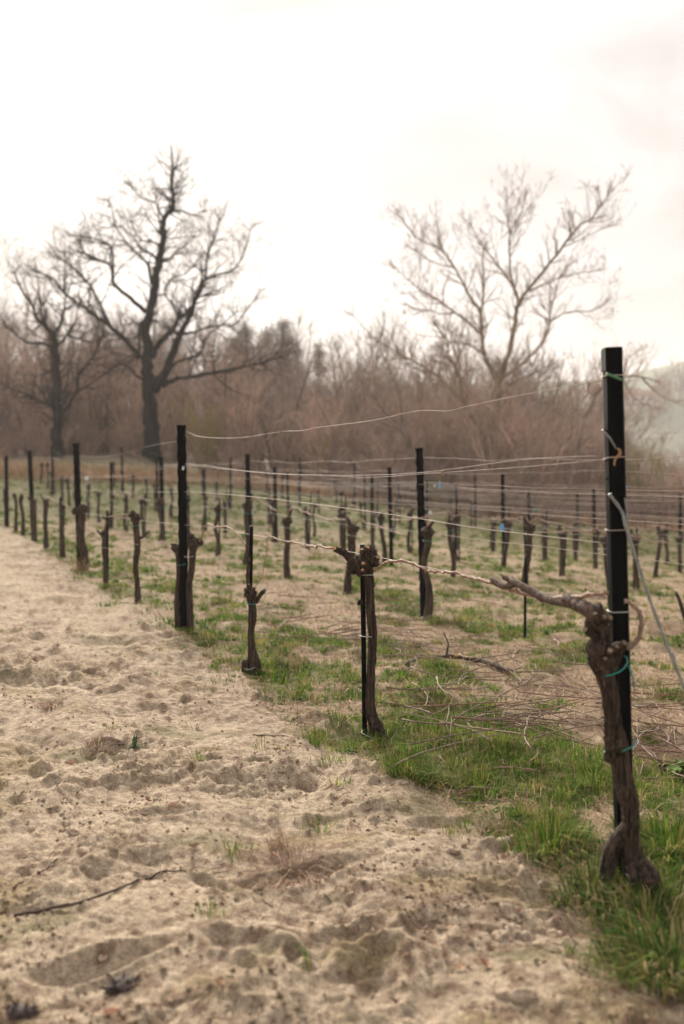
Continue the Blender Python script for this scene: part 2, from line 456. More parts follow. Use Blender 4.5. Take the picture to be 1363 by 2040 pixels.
def smooth_path(pts, sub=6):
    pts = [Vector(p) for p in pts]
    if len(pts) < 3: 
        return [pts[0].lerp(pts[1], i / sub) for i in range(sub + 1)]
    out = []
    for i in range(len(pts) - 1):
        p0 = pts[max(i - 1, 0)]; p1 = pts[i]; p2 = pts[i + 1]; p3 = pts[min(i + 2, len(pts) - 1)]
        for k in range(sub):
            t = k / sub
            out.append(.5 * ((2 * p1) + (p2 - p0) * t + (2 * p0 - 5 * p1 + 4 * p2 - p3) * t * t + (3 * p1 - p0 - 3 * p2 + p3) * t ** 3))
    out.append(pts[-1]); return out
def smooth_vals(v, sub=6):
    out = []
    for i in range(len(v) - 1):
        for k in range(sub):
            out.append(v[i] + (v[i + 1] - v[i]) * k / sub)
    out.append(v[-1]); return out
def copy_tree(o, parent=None):
    c = o.copy(); col.objects.link(c); c.parent = parent
    for ch in list(o.children):
        d = ch.copy(); col.objects.link(d); d.parent = c
        for g in list(ch.children):
            e = g.copy(); col.objects.link(e); e.parent = d
    return c
ORD = ['first', 'second', 'third', 'fourth', 'fifth', 'sixth', 'seventh', 'eighth', 'ninth', 'tenth', 'eleventh', 'twelfth', 'thirteenth', 'fourteenth', 'fifteenth', 'sixteenth', 'seventeenth', 'eighteenth', 'nineteenth', 'twentieth'] + ['%d-th' % i for i in range(21, 60)]
ROWN = ['nearest', 'second', 'third', 'fourth', 'fifth', 'sixth', 'farthest']

# ------------------------------------------------------------------ ground sheets
def make_ground():
    nt_, nr = len(GT), len(GR); R, T = _R, _T
    x = GX.ravel(); y = GY.ravel(); z = GZ.ravel()
    V = np.stack([x, y, z], 1)
    ii, jj = np.meshgrid(np.arange(nr - 1), np.arange(nt_), indexing='ij')
    j2 = (jj + 1) % nt_
    Q = np.stack([ii * nt_ + jj, ii * nt_ + j2, (ii + 1) * nt_ + j2, (ii + 1) * nt_ + jj], -1).reshape(-1, 4)[:, ::-1]
    e = edge(x, y); rr = R.ravel()
    # colours of the ground itself
    n1 = fbm(x * 1.1, y * 1.1, 4, 71); n2 = fbm(x * 6, y * 6, 4, 81); n3 = fbm(x * 2.3, y * 2.3, 4, 91); n4 = fbm(x * 14, y * 14, 3, 95)
    def mixc(a, b, t): return a + (np.array(b) - a) * t[:, None]
    sand = np.tile(np.array([.51, .415, .312]), (len(x), 1))
    sand = mixc(sand, (.575, .47, .355), sstep(-.1, .35, n2))
    sand = mixc(sand, (.35, .275, .165), .85 * sstep(.08, .40, n3 + .35 * n2))       # damp olive patches
    sand = sand * (1 + .30 * fbm(x * 24, y * 24, 3, 98, .7))[:, None]
    sand = mixc(sand, (.28, .245, .15), .85 * sstep(.16, .36, fbm(x * 1.5 + 3, y * 2.4, 5, 97, .6)))   # mossy silt
    sand = mixc(sand, (.27, .19, .135), .8 * sstep(.12, .36, n4 + .6 * n1))         # brown crumbs
    fld = np.tile(np.array([.40, .30, .21]), (len(x), 1))
    fld = mixc(fld, (.47, .37, .265), .9 * sstep(.0, .3, fbm(x * 1.7, y * 1.7, 3, 51)))  # bare mounds
    fld = mixc(fld, (.17, .185, .06), .75 * sstep(.0, .30, green(x, y) - .40))
    fld = mixc(fld, (.22, .15, .10), .5 * sstep(.05, .4, n4))
    fld = mixc(fld, (.15, .175, .06), .75 * sstep(27, 36, rr) * (1 - sstep(.15, .4, n1)))
    c = np.where((e < 0)[:, None], sand, fld)
    c = np.clip(c, .02, 1)
    # far country
    az = T.ravel()
    farc = np.tile(np.array([.16, .12, .09]), (len(x), 1))
    farc = mixc(farc, (.205, .225, .165), sstep(95, 130, rr) * sstep(.0, .15, az))
    farc = mixc(farc, (.27, .25, .195), .5 * sstep(.05, .3, pn(az * 4, rr * .010, 7)) * sstep(150, 200, rr))
    c = mixc(c, farc, np.zeros(len(x)))
    c = c + (farc - c) * sstep(47, 56, rr)[:, None]
    fe = e[Q].mean(1); fr = rr[Q].mean(1)
    masks = [('dirt_track', (fe < 0) & (fr < 48), 'ground'), ('vineyard_ground', (fe >= 0) & (fr < 48), 'ground'), ('hills', fr >= 48, 'far')]
    for name, m, mt in masks:
        q = Q[m]; idx = np.unique(q); mp_ = np.zeros(len(V), np.int64); mp_[idx] = np.arange(len(idx))
        me = np_mesh(name, V[idx], quads=mp_[q], tint=c[idx], smooth=True)
        me.materials.append(M[mt])
        o = bpy.data.objects.new(name, me); col.objects.link(o); structure(o)
def green(x, y):
    """how grassy the planted ground is, 0..1"""
    p, s = ps(x, y)
    r = np.sqrt(x * x + y * y)
    n = fbm(x * .9, y * .9, 4, 101, .6) + .6 * fbm(x * 3.3, y * 3.3, 3, 111)
    b = .48 + .24 * np.exp(-((p - .35) / .7) ** 2) + .20 * np.exp(-((r - 4.2) / 2.2) ** 2) - .16 * np.exp(-((p - 1.9) / .8) ** 2) * (r > 5.2) + .12 * sstep(26, 36, r) + .13 * np.exp(-((p - 3.1) / .5) ** 2)
    return np.clip(b + 1.15 * n, 0, 1)
make_ground()

# ------------------------------------------------------------------ posts
def notched_post(h=2.05, w_=.060, sunk=.25, notch=True, n_h=30):
    """black post with grooved faces and wavy notched edges, hollow at the top"""
    prof = []
    for (x, y) in [(-1, -.8), (-.55, -1), (-.42, -.78), (-.2, -.78), (-.1, -1), (.1, -1), (.2, -.78), (.42, -.78), (.55, -1), (1, -.8), (1, .8), (.55, 1), (.2, .8), (-.2, .8), (-.55, 1), (-1, .8)]:
        prof.append((x, y))
    mb = MB(); n = len(prof)
    zs = [-sunk + (h) * i / n_h for i in range(n_h + 1)]
    for i, z in enumerate(zs):
        k = 1.0 - (.16 if notch and i % 2 else 0)
        for (x, y) in prof:
            mb.v.append((x * w_ / 2 * (k if abs(x) > .9 else 1), y * w_ / 2, z))
    for i in range(n_h):
        for j in range(n):
            j2 = (j + 1) % n
            mb.f.append((i * n + j, i * n + j2, (i + 1) * n + j2, (i + 1) * n + j)); mb.sm.append(False)
    # hollow top: rim and inner shaft
    b = len(mb.v); zt = zs[-1]
    for (x, y) in prof: mb.v.append((x * w_ / 2 * .72, y * w_ / 2 * .72, zt))
    for (x, y) in prof: mb.v.append((x * w_ / 2 * .72, y * w_ / 2 * .72, zt - .12))
    o = n_h * n
    for j in range(n):
        j2 = (j + 1) % n
        mb.f.append((o + j, o + j2, b + j2, b + j)); mb.sm.append(False)
        mb.f.append((b + j, b + j2, b + n + j2, b + n + j)); mb.sm.append(False)
    mb.f.append(tuple(b + n + j for j in range(n))); mb.sm.append(False)
    return mb
post_me = notched_post().mesh('post_shaft'); post_me.materials.append(M['post'])
clip_mb = MB(); clip_mb.tube([(.034, -.02, 0), (.042, 0, .004), (.034, .02, 0)], [.003] * 3, 5)
clip_me = clip_mb.mesh('wire_clip'); clip_me.materials.append(M['wire'])
WIRE_H = [1.69, 1.43, 1.41, 1.185, .90]
rp = random.Random(11)
posts = {}     # row -> list of (position, d)
def mk_post(k, i, d, loc, lean, rz, label, ht=1.0, wscale=1.0):
    e_ = empty('trellis_post', loc, 0)
    e_.rotation_euler = (lean[1], lean[0], rz)
    e_.scale = (wscale, wscale, ht)
    sh = bpy.data.objects.new('shaft', post_me); col.objects.link(sh); sh.parent = e_
    if d < 9:
        for hz in (1.69, 1.42, 1.185):
            c = bpy.data.objects.new('wire_clip', clip_me); col.objects.link(c); c.parent = e_; c.location = (0, 0, hz)
    tag(e_, label, 'post', 'black posts of the vine trellis')
    return e_
for k in range(7):
    d = ROWD0[k]; i = 0; lst = []
    if k == 0: lst.append((1.0, Vector((*row_xy(0, 1.0), 0)))) ; d += DSTEP
    inframe = 1 if k == 0 else 0
    while d < (13.5 if k < 3 else 12):
        x, y = row_xy(k, d)
        if k == 0: pass
        z = h1(x, y)
        if y > 43: break
        px = W / 2 + F * x / y
        if px > -120:
            inside = 0 <= px <= W
            if inside:
                inframe += 1
                lab = 'black notched post, %s post from the right in the %s vine row' % (ORD[inframe - 1], ROWN[k])
                if k == 0: lab = 'black notched post, %s along the nearest row counted from the tall corner post' % ORD[inframe - 2]
            else:
                lab = 'black post of the %s vine row outside the frame' % ROWN[k]
            lean_x = -.018 + rp.uniform(-.022, .016)
            if k == 0 and inframe == 2: lean_x = -.008
            mk_post(k, i, d, (x, y, z), (lean_x, rp.uniform(-.02, .02)), rp.uniform(-.12, .12) if k == 0 else rp.uniform(-.5, .5), lab, rp.uniform(.97, 1.03) if k else 1.0, 1.38 if k < 2 else 1.25)
            lst.append((d, Vector((x, y, z))))
        d += DSTEP; i += 1
    posts[k] = lst

# the tall corner post, a plain square section, scuffed, with a hollow top
def corner_post():
    base = Vector((*row_xy(0, 1.0), 0)); base.z = h1(base.x, base.y)
    top = at(1220, 693, base.y)
    e_ = empty('corner_post', base)
    ax = (top - base); h = ax.length
    q = ax.to_track_quat('Z', 'Y')
    wv = .0305
    mb = MB(); prof = []
    for a in range(4):
        for (cx, cy) in [(.93, .78), (.78, .93)] if a == 0 else [(0, 0)] * 0: pass
    prof = [(-.93, -.7), (-.8, -.93), (-.12, -.97), (0, -.90), (.12, -.97), (.8, -.93), (.93, -.7), (.93, .7), (.7, .93), (-.7, .93), (-.93, .7)]
    n = len(prof); nh = 64
    for i in range(nh + 1):
        z = -.3 + (h + .3) * i / nh
        for (x, y) in prof:
            w2 = wv * (1 + .02 * mnoise.noise(Vector((x * 3, y * 3, z * 9))))
            mb.v.append(tuple(q @ Vector((x * w2, y * w2, z))))
    for i in range(nh):
        for j in range(n):
            j2 = (j + 1) % n
            mb.f.append((i * n + j, i * n + j2, (i + 1) * n + j2, (i + 1) * n + j)); mb.sm.append(False)
    b = len(mb.v)
    for dz, s in ((0, .7), (-.10, .7)):
        for (x, y) in prof: mb.v.append(tuple(q @ Vector((x * wv * s, y * wv * s, h + dz))))
    for j in range(n):
        j2 = (j + 1) % n; o = nh * n
        mb.f.append((o + j, o + j2, b + j2, b + j)); mb.f.append((b + j, b + j2, b + n + j2, b + n + j)); mb.sm += [False] * 2
    mb.f.append(tuple(b + n + j for j in range(n))); mb.sm.append(False)
    mb.build('shaft', 'post_scuff', e_)
    # near-black plates imitating the shaded cavity at the open top, nail heads, straps
    cp_ = MB()
    for sx in (-1, 1):
        cp_.box(q @ Vector((sx * .0150, -.0290, h - .040)), (.0125, .0025, .036), q.to_matrix())
    cp_.build('top_shade_plates', 'hollow', e_)
    for z in (1.52, 1.36, .60):
        nb = MB(); nb.tube([q @ Vector((.006, -.028, z)), q @ Vector((.006, -.035, z))], [.006, .005], 8); nb.build('nail_head', 'hollow', e_)
    def ring(zc, name, mt, rad=.0022, tilt=0.0, s=1.08):
        r_ = MB(); pts = []
        for (x, y) in [(-.95, -.95), (0, -1), (.95, -.95), (1, 0), (.95, .95), (0, 1), (-.95, .95), (-1, 0), (-.95, -.95)]:
            pts.append(q @ Vector((x * wv * s, y * wv * s, zc + tilt * x)))
        r_.tube(pts, [rad] * len(pts), 6); return r_.build(name, mt, e_)
    ring(1.70, 'wire_wrap', 'wire', .002)
    ring(1.425, 'wire_wrap', 'wire', .002, .004)
    ring(1.185, 'wire_wrap', 'wire', .002)
    ring(.91, 'wire_wrap', 'pale_tie', .002)
    st = MB(); Y = base.y - .045
    a = at(1208, 744, Y); b_ = at(1240, 757, Y)
    st.tube([a, a.lerp(b_, .5) + Vector((0, -.002, 0)), b_], [.0045, .005, .0045], 6); st.build('green_strap', 'green_strap', e_, base)
    st = MB(); st.tube([at(1200, 856, Y), at(1215, 872, Y), at(1228, 894, Y)], [.004, .0035, .003], 6); st.build('strap_end', 'guy', e_, base)
    st = MB(); st.tube(smooth_path([at(1231, 893, Y), at(1236, 900, Y), at(1233, 908, Y), at(1226, 914, Y), at(1224, 928, Y)], 4), smooth_vals([.004, .006, .006, .004, .003], 4), 6); st.build('dried_tendril', 'tendril', e_, base)
    tag(e_, 'tall black square corner post with hollow top at the right end of the nearest row', 'post', 'black posts of the vine trellis')
    return base
CB = corner_post()

# grey anchor cable
def guy():
    Y = CB.y - .05
    pts = [at(1214, 984, Y), at(1240, 1020, Y), at(1246, 1045, Y - .02), at(1262, 1095, Y - .03), at(1290, 1180, Y - .05), at(1325, 1275, Y - .08)]
    end = at(1400, 1460, Y - .15)
    a = pts[-1]; 
    pts += [a.lerp(end, .5), end]
    dirv = (end - a).normalized(); q = end
    while q.z > h1(q.x, q.y) - .05: q = q + dirv * .06
    pts.append(q)
    P = smooth_path(pts, 7)
    e_ = empty('anchor_cable', q)
    for ph in (0, math.pi):
        mb = MB(); PP = []
        for i, p in enumerate(P):
            a_ = i * .9 + ph; rr = .0022
            PP.append(p + Vector((math.cos(a_) * rr, 0, math.sin(a_) * rr)))
        mb.tube(PP, [.0042] * len(PP), 7); mb.build('strand', 'guy', e_, q)
    mb = MB(); mb.tube(smooth_path([at(1248, 1050, Y - .01), at(1249, 1020, Y), at(1245, 992, Y)], 4), smooth_vals([.004, .0035, .0025], 4), 6); mb.build('loose_end', 'guy', e_, q)
    mb = MB(); c = at(1338, 1300, Y - .085); d_ = (at(1343, 1318, Y - .09) - c); mb.tube([c, c + d_ * .5, c + d_], [.006, .009, .006], 8); mb.build('splice', 'guy', e_, q)
    tag(e_, 'grey twisted anchor cable slanting from the corner post down to the right', 'cable')
guy()

# ------------------------------------------------------------------ wires
def wire(k, hi, name_h, seed):
    r = random.Random(seed)
    L = posts[k]
    pts = []; 
    seq = [(d, p) for d, p in L]
    if k > 0:      # carry on to the next post beyond the frame
        d0 = seq[0][0] - DSTEP
        if d0 > .5:
            x, y = row_xy(k, d0); seq.insert(0, (d0, Vector((x, y, h1(x, y)))))
    hgt_ = WIRE_H[hi]
    off = .04 if hi != 2 else -.042
    for i in range(len(seq) - 1):
        a, b = seq[i][1], seq[i + 1][1]
        sag = {0: .045, 1: .03, 2: .05, 3: .015, 4: .02}[hi] * r.uniform(.5, 1.5)
        m = 18 if k == 0 and i < 2 else 9
        for j in range(m):
            t = j / m
            p = a.lerp(b, t); p.z += hgt_ - 4 * sag * t * (1 - t)
            if 0 < j:
                p.z += r.uniform(-.008, .008) * (2 if hi == 0 else 1); p += N * r.uniform(-.008, .008)
            lean = -.018 * hgt_
            p.x += lean if not (k == 0 and i == 0 and j == 0) else 0
            p += N * off
            pts.append(p)
    e = seq[-1][1].copy(); e.z += hgt_; e.x -= .018 * hgt_; e += N * off; pts.append(e)
    return pts
if True:
    hn = ['top', 'upper', 'lower of the middle pair of', 'single thin', 'fruiting']
    hl = ['topmost', 'front middle', 'rear middle', 'bare lower', 'lowest, cane-bearing']
    # the nearest row's top wire is slack and traced
    def traced(pl, depth_of):
        return smooth_path([at(px, py, depth_of(px)) for px, py in pl], 5)
    def d_row1(px):
        return Y0U * ROWK[0] / (px - X0) 
    tr = {
        0: [(1205, 752), (1190, 760), (1120, 772), (1000, 795), (930, 810), (890, 819), (830, 819), (740, 838), (640, 851), (600, 858), (560, 860), (480, 872), (420, 872), (390, 868), (374, 862), (357, 878), (300, 888), (240, 905), (190, 911), (150, 908), (110, 912), (60, 912), (30, 921), (5, 921), (-60, 925)],
        1: [(1205, 908), (1040, 916), (845, 941), (700, 947), (560, 944), (470, 936), (372, 924), (300, 934), (240, 950), (150, 952), (60, 960), (5, 968), (-60, 972)],
        2: [(1205, 916), (1020, 932), (845, 944), (740, 951), (650, 948), (540, 944), (440, 934), (372, 928), (300, 938), (240, 949), (150, 950), (60, 956), (5, 962), (-60, 968)],
        3: [(1205, 1082), (1100, 1070), (950, 1052), (840, 1034), (700, 1014), (560, 996), (440, 984), (372, 980), (260, 980), (150, 977), (60, 978), (5, 980), (-60, 984)],
        4: [(1210, 1190), (1110, 1186), (1000, 1162), (900, 1140), (800, 1120), (745, 1108), (620, 1086), (500, 1065), (430, 1052), (372, 1046), (270, 1036), (150, 1020), (60, 1008), (5, 1003), (-60, 1000)]}
    for k in range(7):
        for hi in range(5):
            if k >= 5 and hi == 2: continue
            if k == 0: pts = traced(tr[hi], d_row1)
            else: pts = wire(k, hi, '', k * 10 + hi)
            mb = MB(); rr = .0016 if k == 0 else .0020 + .0002 * k
            if hi in (1, 2): rr *= .85
            mb.tube(pts, [rr] * len(pts), 5)
            org = pts[0]
            e_ = empty('trellis_wire', org)
            mb.build('strand', 'wire', e_, org)
            r = random.Random(k * 7 + hi)
            # dried tendrils left on the wire
            if hi == 0 or (hi == 1 and k < 3):
                for t in range(26 if k == 0 and hi == 0 else 14 if k == 0 else 9):
                    i = r.randrange(2, len(pts) - 2); p = pts[i].lerp(pts[i + 1], r.random())
                    tb = MB(); L = r.uniform(.015, .09) if r.random() < .45 else .014
                    q = [p + Vector((.004, 0, .003))]
                    for s_ in range(5):
                        q.append(q[-1] + Vector((r.uniform(-.4, .4), r.uniform(-.4, .4), r.uniform(-1, .3) if L > .02 else r.uniform(-.6, .6))) * L / 3)
                    tb.tube(q, [.0035, .0032, .0028, .0022, .0018, .0012], 4); tb.build('dried_tendril', 'tendril', e_, org)
            tag(e_, '%s wire of the %s vine row' % (hl[hi], ROWN[k]), 'wire', 'trellis wires')

# ------------------------------------------------------------------ vines
def bark_mul(seed, n, amp=.16, freq=3.0, fine=.08):
    def f(i, j):
        a = 2 * math.pi * j / n
        v = Vector((math.cos(a) * freq + seed * 3.7, math.sin(a) * freq, i * .06))
        w2 = Vector((math.cos(a) * freq * 3 + seed, math.sin(a) * freq * 3, i * .035 + 9))
        return 1 + amp * mnoise.noise(v) + fine * 3 * (0.22 - abs(mnoise.noise(w2)))
    return f
def bark_tube(mb, path, rad, n, seed, sub=8, amp=.16, fine=.09):
    P = smooth_path(path, sub); R = [v * .86 for v in smooth_vals(rad, sub)]
    r = random.Random(seed)
    for i in range(1, len(P) - 1):
        P[i] = P[i] + Vector((r.uniform(-1, 1), r.uniform(-1, 1), 0)) * R[i] * .06
        R[i] *= 1 + r.uniform(-.035, .035)
    mb.tube(P, R, n, bark_mul(seed, n, amp, 2.2, fine))
    return P, R
def shreds(mb, P, R, cnt, seed, ln=(.02, .06), stick=.25):
    """loose strips of bark lifting off the stem"""
    r = random.Random(seed)
    for _ in range(cnt):
        i = r.randrange(1, len(P) - 1); t = (P[i + 1] - P[i - 1]).normalized()
        s = Vector((r.uniform(-1, 1), r.uniform(-1, 1), r.uniform(-1, 1))); s = (s - t * s.dot(t)).normalized()
        side = t.cross(s); w_ = r.uniform(.0018, .0055); L = r.uniform(*ln)
        a = P[i] + s * R[i] * .98
        b = a + t * L * (1 if r.random() < .6 else -1) + s * L * stick * r.random()
        m_ = a.lerp(b, .5) + s * .001
        mb.poly([a - side * w_, a + side * w_, m_ + side * w_ * .8, m_ - side * w_ * .8])
        mb.poly([m_ - side * w_ * .8, m_ + side * w_ * .8, b])
def burl(mb, c, rx, rz, seed, spikes=60):
    """knotty head: a lumpy mass with broken bark"""
    r = random.Random(seed); nu, nv = 18, 12; b = len(mb.v)
    for i in range(nv + 1):
        ph = math.pi * i / nv
        for j in range(nu):
            a = 2 * math.pi * j / nu
            d = Vector((math.sin(ph) * math.cos(a), math.sin(ph) * math.sin(a), math.cos(ph)))
            k = 1 + .35 * mnoise.noise(d * 2.1 + Vector((seed, 0, 0))) + .22 * mnoise.noise(d * 5 + Vector((0, seed, 0)))
            mb.v.append(tuple(Vector(c) + Vector((d.x * rx, d.y * rx, d.z * rz)) * k))
    for i in range(nv):
        for j in range(nu):
            j2 = (j + 1) % nu
            mb.f.append((b + i * nu + j, b + (i + 1) * nu + j, b + (i + 1) * nu + j2, b + i * nu + j2)); mb.sm.append(True)
    for _ in range(spikes):
        d = Vector((r.gauss(0, 1), r.gauss(0, 1), r.gauss(0, 1))).normalized()
        p = Vector(c) + Vector((d.x * rx, d.y * rx, d.z * rz)) * .93
        t = (d + Vector((r.uniform(-.7, .7), r.uniform(-.7, .7), r.uniform(-.9, .5)))).normalized(); L = r.uniform(.008, .026)
        s = t.orthogonal().normalized() * r.uniform(.0015, .004)
        mb.poly([p - s, p + s, p + t * L + s * .3, p + t * L - s * .3])
def tie(parent, c, rx, ry, mat, local, seed, tail=False, rad=.0022, tilt=.2):
    r = random.Random(seed); mb = MB(); pts = []
    for i in range(15):
        a = 2 * math.pi * i / 14
        pts.append(Vector(c) + Vector((math.cos(a) * rx, math.sin(a) * ry, math.sin(a + seed) * rx * tilt)))
    mb.tube(pts, [rad] * 15, 5)
    if tail:
        p = Vector(c) + Vector((rx, -ry * .3, 0))
        mb.tube([p, p + Vector((.012, -.004, -.03)), p + Vector((.014, -.004, -.055)), p + Vector((.022, 0, -.085))], [rad] * 4, 5)
        mb.tube([p, p + Vector((.010, -.006, -.03)), p + Vector((.018, -.004, -.065))], [rad] * 3, 5)
    return mb.build('tie', mat, parent, local)
def stub(vp, a, b, r0, local, cutmat='cut'):
    """pruned spur with its cut face"""
    a, b = Vector(a), Vector(b)
    mb = MB(); P = [a, a.lerp(b, .5), b]
    mb.tube(P, [r0 * 1.25, r0 * 1.05, r0], 9, bark_mul(int(abs(a.x) * 999) % 50, 9, .15))
    s = mb.build('spur', 'vinehead', vp, local)
    c = MB(); d = (b - a).normalized(); c.tube([b - d * .0005, b + d * .0012], [r0 * .86, r0 * .82], 9)
    c.build('cut_face', cutmat, s)
    if local is not None:
        o = c  # built in the spur's space below
    return s
def stub_w(vp, a, b, r0, local, cutmat='cut'):
    L = Vector(local); return stub(vp, Vector(a) - L, Vector(b) - L, r0, None, cutmat)
def stake_obj(base, top, rad, label, mat='post'):
    mb = MB(); d = (top - base); n = 10
    P = [base - d.normalized() * .2 + (d + d.normalized() * .2) * (i / n) for i in range(n + 1)]
    mb.tube(P, [rad] * (n + 1), 10, lambda i, j: .86 if j in (0, 5) else 1.0, spin=.3)
    o = mb.top('vine_stake', mat, base)
    tag(o, label, 'stake', 'thin black stakes beside the vines')
    return o
def cane_path(pts, Y, sub=5, jit=.004, seed=1):
    r = random.Random(seed)
    P = smooth_path([at(px, py, Y(px) if callable(Y) else Y) for px, py in pts], sub)
    for i in range(1, len(P) - 1): P[i] = P[i] + Vector((r.uniform(-jit, jit), r.uniform(-jit, jit), r.uniform(-jit, jit)))
    return P
def cane(vp, P, r0, r1, local, mat='cane', n=7, seed=1, name='cane'):
    """one-year shoot with swollen nodes"""
    m = len(P); mb = MB(); R = []
    for i in range(m):
        b = r0 + (r1 - r0) * i / (m - 1); R.append(b * (1.32 if i % 4 == 2 else 1))
    mb.tube(P, R, n)
    r = random.Random(seed)
    for i in range(2, m - 1, 4):
        t = (P[i + 1] - P[i - 1]).normalized(); s = t.orthogonal().normalized()
        mb.tube([P[i], P[i] + (s + t * .6) * R[i] * 2.2], [R[i] * .7, R[i] * .2], 5)
    return mb.build(name, mat, vp, local)
def drow(px): return Y0U * ROWK[0] / (px - X0)

def vine_corner():
    B = G(1262, 1768); Y = CB.y - .075
    e_ = empty('grape_vine', B)
    A = lambda px, py, dy=0: at(px, py, Y + dy)
    mb = MB()
    P, R = bark_tube(mb, [A(1282, 1790), A(1268, 1735), A(1255, 1687), A(1257, 1640), A(1255, 1605), A(1248, 1577), A(1239, 1535), A(1233, 1508), A(1228, 1483), A(1223, 1455), A(1220, 1425), A(1214, 1374), A(1205, 1345), A(1196, 1318)],
                     [.060, .045, .036, .030, .033, .040, .036, .037, .045, .034, .030, .034, .035, .042], 40, 3, 8, .16, .10)
    shreds(mb, P, R, 240, 5, (.02, .08), .28)
    mb.build('trunk', 'vine', e_, B)
    mb = MB(); P, R = bark_tube(mb, [A(1208, 1345), A(1194, 1315), A(1190, 1290), A(1200, 1265), A(1186, 1248), A(1198, 1234), A(1184, 1212)], [.034, .044, .038, .032, .042, .030, .028], 30, 8, 9, .30, .14)
    shreds(mb, P, R, 90, 6, (.01, .03), .4)
    mb.build('head', 'vinehead', e_, B)
    mb = MB(); bark_tube(mb, [A(1215, 1330), A(1226, 1300, -.01), A(1240, 1288, -.015)], [.034, .027, .020], 20, 12, 6, .25); mb.build('side_arm', 'vinehead', e_, B)
    mb = MB(); bark_tube(mb, [A(1256, 1640), A(1236, 1668), A(1218, 1700), A(1209, 1735), A(1205, 1770), A(1202, 1810)], [.030, .032, .032, .030, .032, .036], 22, 15, 8, .35); mb.build('root', 'vinehead', e_, B)
    mb = MB(); bark_tube(mb, [A(1262, 1715), A(1280, 1742, -.02), A(1296, 1782, -.03), A(1312, 1850, -.05)], [.040, .060, .060, .045], 30, 17, 9, .3); mb.build('root', 'vinehead', e_, B)
    mb = MB(); burl(mb, A(1246, 1578, -.03), .022, .026, 6, 20); mb.build('knot', 'vine', e_, B)
    mb = MB(); bark_tube(mb, [A(1217, 1520, .0), A(1222, 1505), A(1236, 1492, -.012)], [.024, .034, .026], 18, 19, 6, .3); mb.build('knot', 'vinehead', e_, B)
    for (a, b, r0) in [((1190, 1240), (1186, 1222), .009), ((1200, 1232), (1206, 1228), .010), ((1208, 1236), (1216, 1230), .010), ((1175, 1262), (1166, 1254), .010), ((1222, 1298), (1230, 1288), .010), ((1236, 1292), (1246, 1281), .012), ((1204, 1322), (1206, 1312), .008), ((1214, 1302), (1216, 1296), .010)]:
        stub_w(e_, A(*a, -.035), A(*b, -.05), r0, B, 'cane_old')
    # old arm running out along the row and this year's cane
    YY = lambda px: Y if px > 1180 else Y + (drow(px) - drow(1180))
    Pm = lambda L: [at(px, py, YY(px)) for px, py in L]
    mb = MB(); P, R = bark_tube(mb, Pm([(1192, 1238), (1178, 1218), (1150, 1203), (1128, 1195)]), [.034, .030, .024, .026], 24, 21, 7, .22, .12); shreds(mb, P, R, 40, 8, (.02, .05), .15)
    P2, R2 = bark_tube(mb, Pm([(1136, 1200), (1110, 1198), (1080, 1190), (1050, 1172), (1030, 1162), (1004, 1150)]), [.021, .017, .017, .016, .015, .011], 20, 22, 7, .15, .1); shreds(mb, P2, R2, 40, 9, (.01, .04), .2)
    mb.build('arm', 'arm', e_, B)
    mb = MB(); bark_tube(mb, Pm([(1030, 1164), (1005, 1168), (985, 1158), (978, 1152)]), [.012, .015, .016, .009], 16, 23, 6, .25); mb.build('arm_end', 'arm', e_, B)
    cane(e_, cane_path([(1212, 1182), (1180, 1185), (1120, 1190), (1060, 1187), (1010, 1172), (985, 1160)], YY, 5), .0068, .006, B)
    cane(e_, cane_path([(990, 1162), (960, 1156), (930, 1148), (905, 1141), (880, 1140)], YY, 5), .0062, .0045, B, seed=2)
    cane(e_, cane_path([(1248, 1293), (1262, 1284), (1275, 1262), (1278, 1238), (1272, 1218), (1258, 1203), (1246, 1195)], Y - .03, 4, .002), .0085, .0055, B, 'cane_old', seed=3)
    tie(e_, A(1215, 1324, .03), .056, .075, 'teal', B, 1, True, .0026, .5)
    tie(e_, A(1236, 1488, .03), .050, .072, 'teal', B, 2, False, .0024, .5)
    tag(e_, 'thick gnarled grape vine twisting up the tall corner post', 'vine', 'pruned grape vines')
vine_corner()

